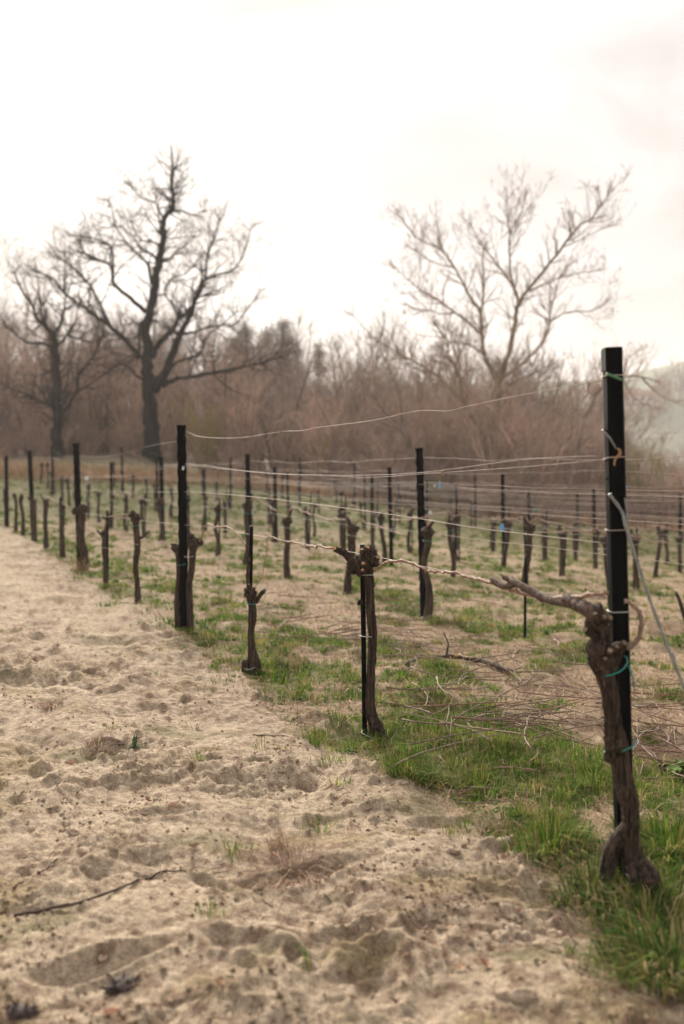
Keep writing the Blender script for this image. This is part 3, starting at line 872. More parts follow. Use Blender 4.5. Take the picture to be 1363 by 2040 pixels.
def vine_focus():
    B = G(740, 1470); Y = B.y
    e_ = empty('grape_vine', B); A = lambda px, py, dy=0: at(px, py, Y + dy)
    mb = MB()
    P, R = bark_tube(mb, [A(758, 1478), A(750, 1452), A(741, 1425), A(738, 1380), A(741, 1320), A(742, 1260), A(738, 1210), A(737, 1170), A(734, 1146)], [.052, .042, .030, .026, .024, .0255, .026, .027, .030], 44, 31, 10, .15, .16)
    shreds(mb, P, R, 330, 33, (.02, .08), .25); mb.build('trunk', 'vine', e_, B)
    mb = MB(); burl(mb, A(722, 1126, -.012), .055, .055, 3, 300); burl(mb, A(736, 1108, -.02), .045, .05, 5, 240); burl(mb, A(706, 1128), .036, .034, 9, 170)
    burl(mb, A(742, 1122), .034, .040, 10, 150); mb.build('head', 'vinehead', e_, B)
    mb = MB(); P, R = bark_tube(mb, [A(708, 1132), A(698, 1116), A(688, 1103), A(678, 1097), A(668, 1094)], [.030, .024, .020, .020, .017], 22, 35, 7, .25, .12); shreds(mb, P, R, 80, 34, (.01, .03), .4); mb.build('arm', 'vinehead', e_, B)
    for (a, b, r0) in [((728, 1100), (733, 1090), .012), ((722, 1104), (721, 1094), .010), ((744, 1112), (752, 1110), .010), ((724, 1130), (724, 1122), .012), ((722, 1140), (722, 1135), .010), ((672, 1096), (667, 1092), .011), ((682, 1100), (678, 1090), .007)]:
        stub_w(e_, A(*a, -.05), A(*b, -.07), r0, B)
    cane(e_, cane_path([(668, 1093), (645, 1090), (634, 1086), (630, 1091), (615, 1088), (605, 1088), (590, 1081), (560, 1078), (545, 1071), (534, 1069)], drow, 4), .0058, .004, B, seed=4)
    cane(e_, cane_path([(534, 1069), (531, 1090), (529, 1110), (524, 1140), (517, 1156)], lambda x: drow(534), 4), .0035, .002, B, seed=5, name='hanging_shoot')
    cane(e_, cane_path([(744, 1134), (756, 1130), (768, 1120), (790, 1117), (810, 1119), (840, 1130), (855, 1138), (880, 1139), (905, 1142)], drow, 4), .0072, .0048, B, seed=6)
    tie(e_, A(731, 1146, .0), .037, .045, 'pale_tie', B, 3, False, .0022, .15)
    tie(e_, A(729, 1267, .0), .034, .04, 'pale_tie', B, 4, False, .0022, .1)
    tie(e_, A(742, 1463, -.01), .058, .055, 'pale_tie', B, 5, False, .0022, .25)
    mb = MB(); burl(mb, A(716, 1201, .02), .011, .014, 4, 12); mb.build('knot', 'vinehead', e_, B)
    tag(e_, 'sharp upright vine with shaggy bark and bristly knob head, second in the nearest row', 'vine', 'pruned grape vines')
    b = G(727, 1474); b.y = Y + .02; stake_obj(Vector((at(727, 1474, Y + .035).x, Y + .035, B.z)), at(722, 1085, Y + .035), .0135, 'thin black stake tied to the bristly-headed vine in focus')
vine_focus()

def vine_two():
    B = G(505, 1342); Y = B.y
    e_ = empty('grape_vine', B); A = lambda px, py, dy=0: at(px, py, Y + dy)
    mb = MB(); P, R = bark_tube(mb, [A(508, 1350), A(508, 1325), A(503, 1295), A(500, 1260), A(504, 1230), A(502, 1205), A(500, 1190)], [.052, .046, .030, .026, .027, .030, .032], 34, 41, 8, .2, .15); shreds(mb, P, R, 120, 42, (.02, .06), .12); mb.build('trunk', 'vine', e_, B)
    mb = MB(); bark_tube(mb, [A(496, 1330), A(488, 1318), A(486, 1340)], [.02, .024, .022], 16, 43, 5, .3); mb.build('root', 'vine', e_, B)
    mb = MB(); burl(mb, A(499, 1183), .042, .05, 13, 160); bark_tube(mb, [A(508, 1200), A(516, 1190), A(524, 1178)], [.024, .016, .016], 14, 44, 5, .25); mb.build('head', 'vinehead', e_, B)
    for (a, b, r0) in [((522, 1182), (528, 1175), .012), ((498, 1172), (496, 1164), .010), ((492, 1180), (488, 1172), .009)]: stub_w(e_, A(*a, -.03), A(*b, -.05), r0, B, 'cane_old')
    mb = MB(); bark_tube(mb, [A(497, 1180, .02), A(494, 1150, .02), A(496, 1118, .01), A(494, 1100), A(490, 1085)], [.018, .014, .015, .011, .008], 14, 45, 6, .25); mb.build('arm', 'vinehead', e_, B)
    cane(e_, cane_path([(492, 1088), (484, 1077), (470, 1061), (455, 1050), (440, 1050), (425, 1048), (414, 1044)], drow, 4), .0062, .0045, B, seed=7)
    cane(e_, cane_path([(506, 1172), (516, 1160), (524, 1145)], Y, 4), .003, .002, B, seed=8, name='hanging_shoot')
    tie(e_, A(500, 1200), .040, .045, 'teal', B, 6, False, .0022, .2); tie(e_, A(502, 1325), .056, .05, 'pale_tie', B, 7, False, .0022, .4)
    tag(e_, 'short forked vine with swollen foot, third along the nearest row', 'vine', 'pruned grape vines')
    stake_obj(Vector((at(497, 1340, Y + .03).x, Y + .03, B.z)), at(501, 1048, Y + .03), .0135, 'thin black stake behind the forked vine, third along the nearest row')
vine_two()

def vine_simple(name_label, pts, rads, head, local_Y, seed, cane_pts=None, tie_at=None, n=20, prongs=()):
    B = at(*pts[0], local_Y); B.z = h1(B.x, B.y)
    e_ = empty('grape_vine', B); A = lambda px, py, dy=0: at(px, py, local_Y + dy)
    hx, hy, hr = head[0]
    mb = MB(); P, R = bark_tube(mb, [Vector((B.x, B.y, B.z - .03))] + [A(*p) for p in pts[1:]] + [A(hx, hy)], (rads + [rads[-1]] * 9)[:len(pts)] + [max(rads[-1], hr * .95)], n, seed, 7, .22, .14); shreds(mb, P, R, 60, seed, (.02, .06), .15); mb.build('trunk', 'vine', e_, B)
    mb = MB()
    for (px, py, r_) in head: burl(mb, A(px, py), r_, r_, seed, 70)
    for pr in prongs: bark_tube(mb, [A(*p) for p in pr], [.022, .016, .012][:len(pr)] if len(pr) == 3 else [.022, .014], 10, seed + 3, 5, .25)
    mb.build('head', 'vinehead', e_, B)
    if cane_pts: cane(e_, cane_path(cane_pts, drow, 4, .005, seed), .006, .0045, B, seed=seed)
    for t in (tie_at or []): tie(e_, A(*t[:2]), t[2], t[2], t[3], B, seed, False, .0025, .15)
    tag(e_, name_label, 'vine', 'pruned grape vines'); return e_
Yp = Y0U * (1 + DSTEP)
vine_simple('vine with clustered knob head on the right side of the second post', [(379, 1250), (379, 1215), (377, 1170), (382, 1130), (384, 1098)], [.040, .034, .031, .030, .034, .038], [(386, 1082, .050), (380, 1070, .03), (397, 1080, .03)], Yp - .06, 51,
            [(398, 1078), (404, 1062), (406, 1052), (412, 1045)], [(378, 1108, .045, 'pale_tie')], 30)
vine_simple('slim vine hugging the left side of the second post', [(355, 1250), (353, 1200), (356, 1150), (355, 1110)], [.034, .027, .024, .027, .03], [(350, 1092, .036)], Yp - .03, 52, None, [(360, 1125, .05, 'teal')], 24, [((352, 1096), (346, 1088), (341, 1084))])
Yd = lambda bx: drow(bx)
vine_simple('dark vine with flared twisted top, fourth along the nearest row', [(275, 1200), (274, 1165), (270, 1130), (274, 1085), (271, 1050)], [.046, .032, .034, .04, .034, .040], [(270, 1033, .05), (265, 1024, .032)], drow(275), 53, [(262, 1026), (240, 1034), (225, 1028)], [(271, 1048, .05, 'teal'), (271, 1085, .045, 'pale_tie')], 22, [((274, 1072), (284, 1070), (298, 1058)), ((262, 1030), (256, 1026))])
vine_simple('crooked vine forking low beside a stake, fifth along the nearest row', [(211, 1155), (209, 1120), (207, 1090), (208, 1065)], [.040, .03, .033, .034, .03], [(207, 1062, .034)], drow(211), 54, [(215, 1030), (232, 1026), (255, 1024)], [(210, 1092, .045, 'pale_tie')], 20, [((206, 1070), (199, 1062), (193, 1056)), ((208, 1062), (213, 1040), (206, 1030))])
stake_obj(Vector((at(214, 1158, drow(211) + .04).x, drow(211) + .04, h1(at(214, 1158, drow(211)).x, drow(211)))), at(214, 1017, drow(211) + .04), .016, 'thin black stake beside the crooked fifth vine of the nearest row')
vine_simple('stout bulging vine wrapped round the third post', [(166, 1142), (168, 1105), (160, 1075), (162, 1045), (164, 1025)], [.07, .062, .07, .055, .055, .06], [(164, 1015, .07), (150, 1018, .05)], drow(163) - .07, 55, [(140, 1010), (120, 1003), (100, 993), (92, 990)], None, 22)
vine_simple('dark vine on a tall stake, seventh along the nearest row', [(124, 1112), (124, 1080), (123, 1050), (125, 1020)], [.06, .045, .045, .05, .05], [(124, 1008, .05)], drow(124), 56, None, [(123, 1022, .06, 'teal')], 18)
stake_obj(Vector((at(121, 1112, drow(124) + .05).x, drow(124) + .05, h1(at(121, 1112, drow(124)).x, drow(124)))), at(120, 990, drow(124) + .05), .018, 'thin black stake behind the seventh vine of the nearest row')
vine_simple('hooked vine leaning left, eighth along the nearest row', [(92, 1097), (91, 1065), (90, 1035), (92, 1005)], [.06, .045, .042, .05, .05], [(91, 1000, .05)], drow(92), 57, [(96, 992), (110, 998), (122, 1002)], None, 18, [((90, 1000), (84, 992), (82, 984))])
vine_simple('vine clasping the fourth post of the nearest row', [(68, 1080), (68, 1050), (67, 1010)], [.07, .055, .055, .06], [(66, 1000, .06), (60, 992, .045)], drow(66) - .06, 58, None, None, 16)
vine_simple('right one of two vines leaning together at the left edge', [(46, 1064), (46, 1030), (41, 1000), (44, 985)], [.06, .045, .045, .04, .035], [(42, 992, .05)], drow(46), 59, None, None, 16)
vine_simple('left one of two vines leaning together at the left edge', [(31, 1055), (32, 1025), (32, 1000), (28, 985)], [.06, .045, .045, .04, .035], [(29, 988, .05)], drow(31), 60, None, None, 16)
vine_simple('vine at the last post by the left edge of the nearest row', [(13, 1047), (12, 1015), (10, 985)], [.07, .055, .055, .055], [(11, 978, .06)], drow(11) - .05, 61, None, None, 16)

# the other rows: six shaped vines, copied one by one
def proto_vine(seed):
    r = random.Random(seed)
    root = empty('grape_vine', (0, 0, 0))
    hh = r.uniform(.74, .86); mb = MB()
    lx = r.uniform(-.08, .08); P, R = bark_tube(mb, [(0, 0, -.06), (lx * .3 + r.uniform(-.03, .03), r.uniform(-.03, .03), hh * .3), (lx * .7 + r.uniform(-.03, .03), r.uniform(-.03, .03), hh * .62), (lx, 0, hh * .85), (lx, 0, hh)], [.048, .034, .032, .034, .04], 14, seed, 6, .25, .15)
    shreds(mb, P, R, 30, seed, (.02, .06), .2)
    mb.build('trunk', 'vine', root)
    mb = MB(); burl(mb, (lx, 0, hh + .01), .055, .05, seed, 60)
    for q in range(r.choice((1, 2, 2, 3))):
        a = r.choice((-1, 1)) * r.uniform(.4, 1); bark_tube(mb, [(lx, 0, hh), (lx + a * .06, r.uniform(-.03, .03), hh + .06), (lx + a * .10, r.uniform(-.04, .04), hh + r.uniform(.08, .17))], [.028, .02, .014], 9, seed + q, 5, .25)
    mb.build('head', 'vinehead', root)
    for sgn in ((1,), (-1,), (1, -1))[seed % 3]:
        L = r.uniform(.7, 1.35)
        pts = [Vector((lx, 0, hh + .04)), Vector((lx + sgn * .10, .02, hh + .13)), Vector((lx + sgn * .25, .03, .97 + r.uniform(-.02, .03))), Vector((lx + sgn * L * .6, .03, .93)), Vector((lx + sgn * L, .04, .90))]
        P = smooth_path(pts, 5)
        for i in range(2, len(P)): P[i] = P[i] + Vector((0, r.uniform(-.012, .012), r.uniform(-.012, .012)))
        cane(root, P, .0085, .0055, None, seed=seed)
    tie(root, (lx, .02, hh * .9), .05, .06, 'teal' if seed % 2 else 'pale_tie', None, seed, False, .003)
    return root
protos = [proto_vine(100 + i) for i in range(6)]
used = [False] * 6
stake_mb = MB(); stake_mb.tube([(0, 0, -.2), (0, 0, .4), (0, 0, 1.0)], [.014] * 3, 8, lambda i, j: .86 if j in (0, 4) else 1.0); stake_me = stake_mb.mesh('vine_stake'); stake_me.materials.append(M['post'])
rv = random.Random(5)
for k in range(1, 7):
    cnt = 0
    for q in range(40):
        d = ROWD0[k] + (q - 3) * DSTEP / 3
        at_post = (q % 3 == 0)
        dj = d + rv.uniform(-.05, .05)
        if dj < .9 or (k == 1 and dj < 2.9): continue
        x, y = row_xy(k, dj)
        if y > 42: break
        px = W / 2 + F * x / y
        if px > W + 70 or px < -60: continue
        if not (0 <= px <= W): cntlab = None
        i = rv.randrange(6)
        o = protos[i] if not used[i] else copy_tree(protos[i])
        used[i] = True
        v = Vector((x, y, 0))
        if at_post: v += N * (-.07) + U * rv.choice((-.03, .05))
        v.z = h1(v.x, v.y)
        o.location = v; o.rotation_euler = (rv.uniform(-.05, .05), rv.uniform(-.06, .06), ROWROT + (math.pi if rv.random() < .5 else 0)); sc_ = rv.uniform(.95, 1.12); fat = rv.uniform(1.1, 1.5)
        o.scale = (sc_ * fat, sc_ * fat, sc_)
        if 0 <= px <= W:
            cnt += 1
            lab = 'pruned vine trunk, %s from the right in the %s vine row' % (ORD[cnt - 1], ROWN[k])
        else: lab = 'pruned vine of the %s row outside the frame' % ROWN[k]
        tag(o, lab, 'vine', 'pruned grape vines')
        if not at_post and rv.random() < .85:
            s = bpy.data.objects.new('vine_stake', stake_me); col.objects.link(s)
            w_ = Vector((x, y, 0)) + N * .045 + U * rv.uniform(-.03, .03)
            s.location = (w_.x, w_.y, h1(w_.x, w_.y)); s.rotation_euler = (rv.uniform(-.04, .04), rv.uniform(-.05, .02), rv.uniform(0, 3)); s.scale = (1, 1, rv.uniform(.9, 1.25))
            if 0 <= px <= W: lab = 'thin black stake beside the %s vine from the right, %s row' % (ORD[cnt - 1], ROWN[k])
            else: lab = 'thin black stake of the %s row outside the frame' % ROWN[k]
            tag(s, lab, 'stake', 'thin black stakes beside the vines')
# lone stake between the first two rows
b = G(1046, 1272); stake_obj(b, at(1047, 1110, b.y), .0125, 'lone thin black stake without a vine between the first two rows')
b = G(1362, 1240); mb = MB(); bark_tube(mb, [at(1372, 1250, b.y), at(1362, 1222, b.y), at(1354, 1196, b.y), at(1346, 1180, b.y)], [.03, .026, .022, .018], 14, 77, 6, .25)
tag(mb.top('dead_stump', 'vinehead', (b.x, b.y, h1(b.x, b.y))), 'short dark dead vine stump leaning in at the right edge', 'stump')

# coloured clips hanging on wires
def clip(px, py, Y, w_, h_, mat, label, tilt=.1):
    c = at(px, py, Y); e_ = empty('wire_tag', c)
    rot = Matrix.Rotation(tilt, 3, 'Y')
    MB().box((0, 0, -h_ * .45), (w_ / 2, .004, h_ / 2), rot).build('tag_plate', mat, e_)
    mb = MB(); mb.tube([(-w_ * .3, 0, h_ * .05), (0, 0, h_ * .3), (w_ * .3, 0, h_ * .05)], [.0025] * 3, 5); mb.build('hook', 'pale_clip', e_)
    tag(e_, label, 'tag')
def ydep(k, px): return Y0U * ROWK[k] / (px - X0)
clip(1001, 1046, ydep(1, 1001), .034, .060, 'blue', 'bright blue plastic tag hanging below a wire before the black post', -.12)
clip(876, 962, ydep(1, 876), .022, .060, 'blue', 'small blue clip on the wire right of the second row post', .05)
clip(866, 966, ydep(1, 866), .02, .02, 'pale_clip', 'tiny pale clip beside the small blue clip', .3)
clip(365, 930, Yp - .045, .018, .030, 'pale_clip', 'pale blue clip on the front of the second post of the nearest row', .2)
clip(857, 1018, ydep(1, 857), .03, .035, 'pale_clip', 'pale clip where a cane meets the wire by the second row post', .4)
clip(1246, 968, ydep(1, 1246), .02, .02, 'blue', 'tiny blue clip just right of the corner post', 0)
clip(1067, 1015, ydep(3, 1067), .05, .05, 'teal', 'small teal tag on a far wire left of the corner post', 0)
clip(172, 950, drow(172), .05, .05, 'pale_clip', 'pale clip on the wire right of the third post', .2)

# ------------------------------------------------------------------ bare trees
class Tree:
    def __init__(self, seed, up=.25, wig=.22): self.r = random.Random(seed); self.big = MB(); self.tw = MB(); self.up = up; self.wig = wig; self.n = 0; self.leaf = []
    def rnd(self): r = self.r; return Vector((r.gauss(0, 1), r.gauss(0, 1), r.gauss(0, 1)))
    def limb(self, pts, rad, n=7, kids=0, klen=1.5, lev=1, start=.15, spread=(.6, 1.2), maxlev=3, dens=3.2):
        P = smooth_path(pts, 4); R = smooth_vals(rad, 4)
        for i in range(1, len(P) - 1): P[i] = P[i] + self.rnd() * min(R[i] * .2, .045)
        self.big.tube(P, R, n, lambda i, j: 1 + .16 * mnoise.noise(Vector((j * 1.7, i * .4, pts[0][0]))))
        r = self.r
        for _ in range(kids):
            i = min(len(P) - 2, int((start + (1 - start) * r.random() ** .8) * (len(P) - 1)))
            t = (P[i + 1] - P[i]).normalized()
            s = self.rnd(); s = (s - t * s.dot(t)).normalized()
            d = (t * math.cos(.9) + s * r.uniform(.6, 1.1) + Vector((0, 0, self.up))).normalized()
            self.grow(P[i], d, klen * r.uniform(.5, 1.2), min(R[i] * .6, .012 + klen * .018), lev, maxlev, dens)
        # the tip breaks up into twigs
        t = (P[-1] - P[-3]).normalized()
        for _ in range(5):
            self.grow(P[-1], (t + self.rnd() * .35).normalized(), klen * r.uniform(.3, .6), min(R[-1], .022), lev + 1, maxlev, dens)
    def grow(self, p, d, L, r0, lev, maxlev, dens):
        r = self.r; m = 4 if lev < maxlev else 3; P = [p]; R = [r0]; dd = d
        for i in range(m):
            dd = (dd + self.rnd() * self.wig + Vector((0, 0, self.up * .3))).normalized()
            P.append(P[-1] + dd * (L / m)); R.append(r0 * (1 - .72 * (i + 1) / m))
        (self.tw if r0 < .035 else self.big).tube(P, R, 4 if r0 > .02 else 3, cap=False); self.n += 1
        if lev >= maxlev:
            self.leaf.append(P[-1]); return
        for _ in range(max(2, int(L * dens))):
            f = r.uniform(.2, 1.0); i = min(m - 1, int(f * m)); q = P[i].lerp(P[i + 1], f * m - i)
            t = (P[i + 1] - P[i]).normalized(); s = self.rnd(); s = (s - t * s.dot(t)).normalized()
            self.grow(q, (t * .8 + s * r.uniform(.4, .9) + Vector((0, 0, self.up * .4))).normalized(), L * r.uniform(.35, .62), max(.0085, R[i] * .55), lev + 1, maxlev, dens)
    def finish(self, name, base, m1, m2, label, group=None, cat='tree'):
        e_ = empty(name, base)
        self.big.build('trunk', m1, e_, base); self.tw.build('crown', m2, e_, base)
        tag(e_, label, cat, group); return e_
def traced_tree(T, limbs, Yb, wscale=1.0, depth=.55, kids=10, klen=1.6, maxlev=3, dens=3.0):
    """limbs: (pixel points, start width px, end width px, sideways lean in depth)"""
    for li, (pl, w0, w1, dz) in enumerate(limbs):
        L = 0; pts = []; pr = None
        for (px, py) in pl:
            if pr: L += math.hypot(px - pr[0], py - pr[1])
            pr = (px, py)
            pts.append(at(px, py, Yb + dz * wid(L, Yb)))
        n = len(pts); rad = [wid(w0 + (w1 - w0) * (i / (n - 1)) ** .6, Yb) / 2 * wscale * (.88 if w0 > 20 else .84) for i in range(n)]
        T.limb(pts, rad, 10 if w0 > 20 else 7, int(kids * max(.5, wid(L, Yb) / 5)), klen, 1, .35 if w0 > 20 else .15, maxlev=maxlev, dens=dens)

Yo = 50.0
T = Tree(21, .12, .26)
oak = [
 ([(302, 912), (302, 880), (300, 840), (297, 790), (294, 740), (294, 699), (296, 629), (310, 568), (317, 520), (325, 474), (327, 436), (344, 416), (345, 392), (341, 358), (344, 330)], 46, 4, 0),
 ([(278, 712), (262, 690), (223, 653), (190, 630), (170, 614), (135, 590), (106, 556), (70, 540)], 15, 4, .3),
 ([(213, 640), (194, 595), (174, 561), (145, 532), (120, 515)], 9, 3, -.3),
 ([(290, 622), (261, 595), (228, 566), (223, 532), (200, 520), (179, 512), (165, 498), (160, 485)], 12, 3, -.5),
 ([(226, 545), (223, 498), (208, 483), (190, 476), (170, 471), (150, 470)], 7, 3, .2),
 ([(302, 566), (297, 530), (276, 508), (257, 488), (232, 454), (225, 425), (218, 401)], 9, 2, .5),
 ([(315, 520), (300, 505), (285, 500), (271, 480), (255, 462), (240, 450)], 7, 2, -.6),
 ([(318, 488), (300, 480), (283, 478), (268, 462), (262, 445)], 5, 2, .6),
 ([(320, 522), (340, 515), (352, 500), (370, 488), (382, 474)], 7, 2, .5),
 ([(326, 436), (318, 420), (310, 404), (286, 396), (266, 377)], 7, 2, -.3),
 ([(336, 424), (350, 419), (365, 420), (385, 428), (402, 422)], 5, 2, .4),
 ([(303, 712), (312, 690), (329, 672), (346, 655), (358, 633), (382, 614), (392, 585), (409, 556), (411, 522), (420, 490), (426, 474), (436, 440)], 17, 3, .35),
 ([(409, 556), (430, 548), (465, 537), (484, 507), (499, 459)], 8, 2, .6),
 ([(356, 634), (345, 608), (328, 585), (340, 555), (368, 546), (385, 530)], 7, 2, -.5),
 ([(306, 775), (325, 752), (339, 716), (352, 685), (363, 658), (380, 625), (390, 595), (405, 570)], 26, 7, -.25),
 ([(366, 665), (390, 660), (411, 653), (440, 648), (465, 648), (490, 620), (508, 595)], 8, 2, -.5),
 ([(325, 768), (350, 756), (387, 750), (436, 740), (484, 731), (528, 721), (560, 712)], 14, 3, -.4),
 ([(335, 745), (349, 724), (380, 712), (402, 700), (411, 672), (440, 648), (470, 622)], 9, 2, .5),
 ([(286, 756), (272, 748), (257, 731), (232, 726), (208, 745), (190, 752)], 8, 2, .3),
 ([(297, 628), (284, 640), (276, 655), (278, 690), (276, 710)], 5, 6, .2),
 ([(420, 742), (440, 760), (460, 775), (480, 785)], 4, 2, -.3),
]
traced_tree(T, oak, Yo, 1.0, kids=23, klen=1.75, maxlev=4, dens=2.3)
zb = h1(at(302, 905, Yo).x, Yo)
T.finish('oak_tree', (at(302, 905, Yo).x, Yo, zb), 'oak', 'oaktwig', 'large bare oak with dark forked trunk towering on the left', 'large bare trees at the vineyard edge')
Yo2 = 52.0
T = Tree(22, .12, .26)
oak2 = [
 ([(117, 918), (116, 880), (114, 837), (111, 765), (109, 702), (107, 663)], 30, 15, 0),
 ([(106, 690), (85, 684), (53, 682), (29, 663), (12, 648), (2, 634)], 9, 3, .3),
 ([(107, 665), (90, 650), (73, 634), (68, 615), (58, 600), (44, 580), (36, 560), (30, 545)], 12, 3, -.3),
 ([(95, 652), (87, 637), (80, 600), (77, 570), (72, 540)], 8, 2, .4),
 ([(108, 668), (120, 645), (128, 615), (130, 580), (129, 540), (130, 508)], 9, 2, .3),
 ([(113, 690), (130, 672), (140, 660), (150, 640), (155, 615)], 7, 2, -.4),
 ([(135, 668), (160, 676), (184, 682), (200, 672)], 6, 2, .4),
 ([(120, 830), (138, 805), (153, 780), (155, 750), (172, 728), (189, 706), (200, 680), (208, 650)], 10, 3, -.3),
 ([(152, 785), (175, 768), (203, 750), (235, 728)], 6, 2, .3),
 ([(105, 735), (88, 745), (70, 752), (67, 780)], 6, 2, .4),
 ([(66, 795), (45, 782), (25, 775), (0, 762)], 7, 3, -.2),
 ([(116, 820), (95, 805), (70, 796)], 6, 5, .2),
]
traced_tree(T, oak2, Yo2, 1.0, kids=22, klen=1.65, maxlev=4, dens=2.3)
T.finish('oak_tree', (at(117, 905, Yo2).x, Yo2, h1(at(117, 905, Yo2).x, Yo2)), 'oak', 'oaktwig', 'smaller bare oak left of the large oak near the left edge', 'large bare trees at the vineyard edge')
Yr = 46.0
T = Tree(23, .30, .16)
rt = [
 ([(992, 1015), (990, 960), (988, 900), (987, 846), (990, 774), (996, 743)], 32, 18, 0),
 ([(992, 770), (978, 735), (964, 706), (960, 660), (959, 619), (964, 588), (962, 526), (963, 500)], 15, 3, .2),
 ([(995, 750), (1011, 712), (1020, 670), (1026, 639), (1034, 603), (1073, 552), (1119, 495), (1155, 449), (1178, 436), (1198, 408), (1210, 390)], 18, 2, -.2),
 ([(1033, 605), (1029, 583), (1011, 552), (990, 526), (970, 500), (954, 480), (940, 450)], 9, 2, .4),
 ([(1028, 583), (1018, 547), (1015, 500), (1016, 469), (1030, 440), (1039, 423), (1046, 400)], 7, 2, -.4),
 ([(1016, 470), (1012, 435), (1010, 405)], 4, 1.5, .2),
 ([(959, 620), (938, 593), (924, 565), (908, 536), (890, 510), (866, 490), (830, 474), (805, 440)], 9, 2, -.3),
 ([(905, 532), (880, 528), (850, 515), (830, 500)], 4, 1.5, .4),
 ([(960, 665), (930, 640), (902, 619), (866, 593), (840, 580), (825, 567), (790, 535)], 9, 2, .3),
 ([(905, 622), (885, 626), (860, 620), (840, 618)], 5, 2, -.4),
 ([(998, 752), (1031, 732), (1055, 710), (1073, 691), (1090, 665), (1096, 635), (1097, 619), (1105, 590), (1114, 557)], 12, 3, .3),
 ([(1095, 640), (1110, 632), (1124, 624), (1150, 620), (1176, 619), (1200, 608)], 6, 2, -.3),
 ([(1055, 580), (1090, 563), (1120, 552), (1150, 545), (1180, 540)], 6, 2, .5),
 ([(1120, 492), (1150, 480), (1180, 465), (1210, 450)], 4, 1.5, .3),
 ([(985, 905), (969, 872), (933, 820), (920, 790), (915, 750), (905, 725), (892, 705), (892, 681), (870, 650)], 14, 3, -.4),
 ([(914, 742), (916, 715), (922, 695)], 6, 2, .3),
 ([(960, 850), (930, 810), (902, 779), (880, 755), (856, 737), (830, 722), (810, 712), (773, 691), (740, 668), (705, 630)], 12, 2, .3),
 ([(990, 800), (1020, 765), (1060, 745), (1090, 730)], 7, 2, -.5),
 ([(964, 706), (940, 690), (915, 680), (890, 685)], 6, 2, .5),
]
traced_tree(T, rt, Yr, .95, kids=21, klen=1.4, maxlev=4, dens=2.6)
e_ = T.finish('bare_tree', (at(992, 1000, Yr).x, Yr, h1(at(992, 1000, Yr).x, Yr)), 'pale', 'paletwig', 'pale spreading bare tree with several stems right of the middle', 'large bare trees at the vineyard edge')
# last dry leaves and buds on its twigs
def leaf_quads(pts, size, seed, frac=1.0):
    r = random.Random(seed); V = []; Q = []
    for p in pts:
        if r.random() > frac: continue
        for _ in range(2):
            a = Vector((r.gauss(0, 1), r.gauss(0, 1), r.gauss(0, 1))).normalized(); b_ = a.orthogonal().normalized(); s = size * r.uniform(.5, 1.2)
            c = p + a * size * .6; k = len(V)
            V += [c - a * s, c + b_ * s * .5, c + a * s, c - b_ * s * .5]; Q.append((k, k + 1, k + 2, k + 3))
    return V, Q
V, Q = leaf_quads(T.leaf, .030, 3, .75)
L0 = e_.location; me = np_mesh('dry_leaves', [tuple(v - L0) for v in V], quads=Q, tint=np.tile([.22, .12, .08], (len(V), 1)))
me.materials.append(M['litter']); o = bpy.data.objects.new('dry_leaves', me); col.objects.link(o); o.parent = e_; o['kind'] = 'stuff'

Ys = 44.0
T = Tree(24, .15, .25)
traced_tree(T, [([(848, 985), (838, 940), (822, 900), (808, 870), (800, 845)], 13, 8, 0), ([(802, 848), (780, 832), (760, 812), (740, 785), (720, 760)], 7, 2, .3), ([(803, 850), (800, 820), (798, 795), (790, 760)], 6, 2, -.3), ([(806, 862), (776, 848), (750, 840)], 5, 2, .4)], Ys, 1, kids=11, klen=1.3, dens=3)
T.finish('bare_shrub', (at(846, 985, Ys).x, Ys, h1(at(846, 985, Ys).x, Ys)), 'thicket2', 'thicket', 'olive leaning shrub with bent stem left of the pale tree', None, 'shrub')
T = Tree(25, .1, .25)
traced_tree(T, [([(1128, 1000), (1136, 950), (1150, 905), (1160, 860), (1168, 825), (1188, 780)], 14, 6, 0), ([(1166, 830), (1190, 785), (1215, 762), (1250, 750), (1285, 752), (1310, 760)], 8, 3, -.2), ([(1280, 752), (1300, 775), (1320, 790), (1345, 800)], 5, 2, .3), ([(1240, 753), (1255, 780), (1275, 800), (1300, 812)], 4, 2, -.3), ([(1145, 915), (1122, 890), (1108, 870), (1120, 830), (1135, 800)], 7, 2, .3), ([(1150, 900), (1175, 880), (1200, 870), (1230, 860)], 6, 2, .3), ([(1230, 752), (1245, 735), (1252, 715), (1270, 700)], 4, 2, .1)], Ys, 1, kids=11, klen=1.3, dens=3)
T.finish('bare_tree', (at(1128, 1000, Ys).x, Ys, h1(at(1128, 1000, Ys).x, Ys)), 'thicket2', 'thicket', 'olive bare tree behind the corner post, its branches reaching out right', None)
T = Tree(26, .25, .16)
traced_tree(T, [([(735, 1000), (722, 960), (706, 920), (680, 880), (660, 850), (640, 815)], 7, 3, 0)], 42, 1, kids=3, klen=.8)
T.finish('slanting_sapling', (at(735, 1000, 42).x, 42, h1(at(735, 1000, 42).x, 42)), 'cane_old', 'paletwig', 'pale thin sapling slanting to the left behind the rows', None, 'tree')

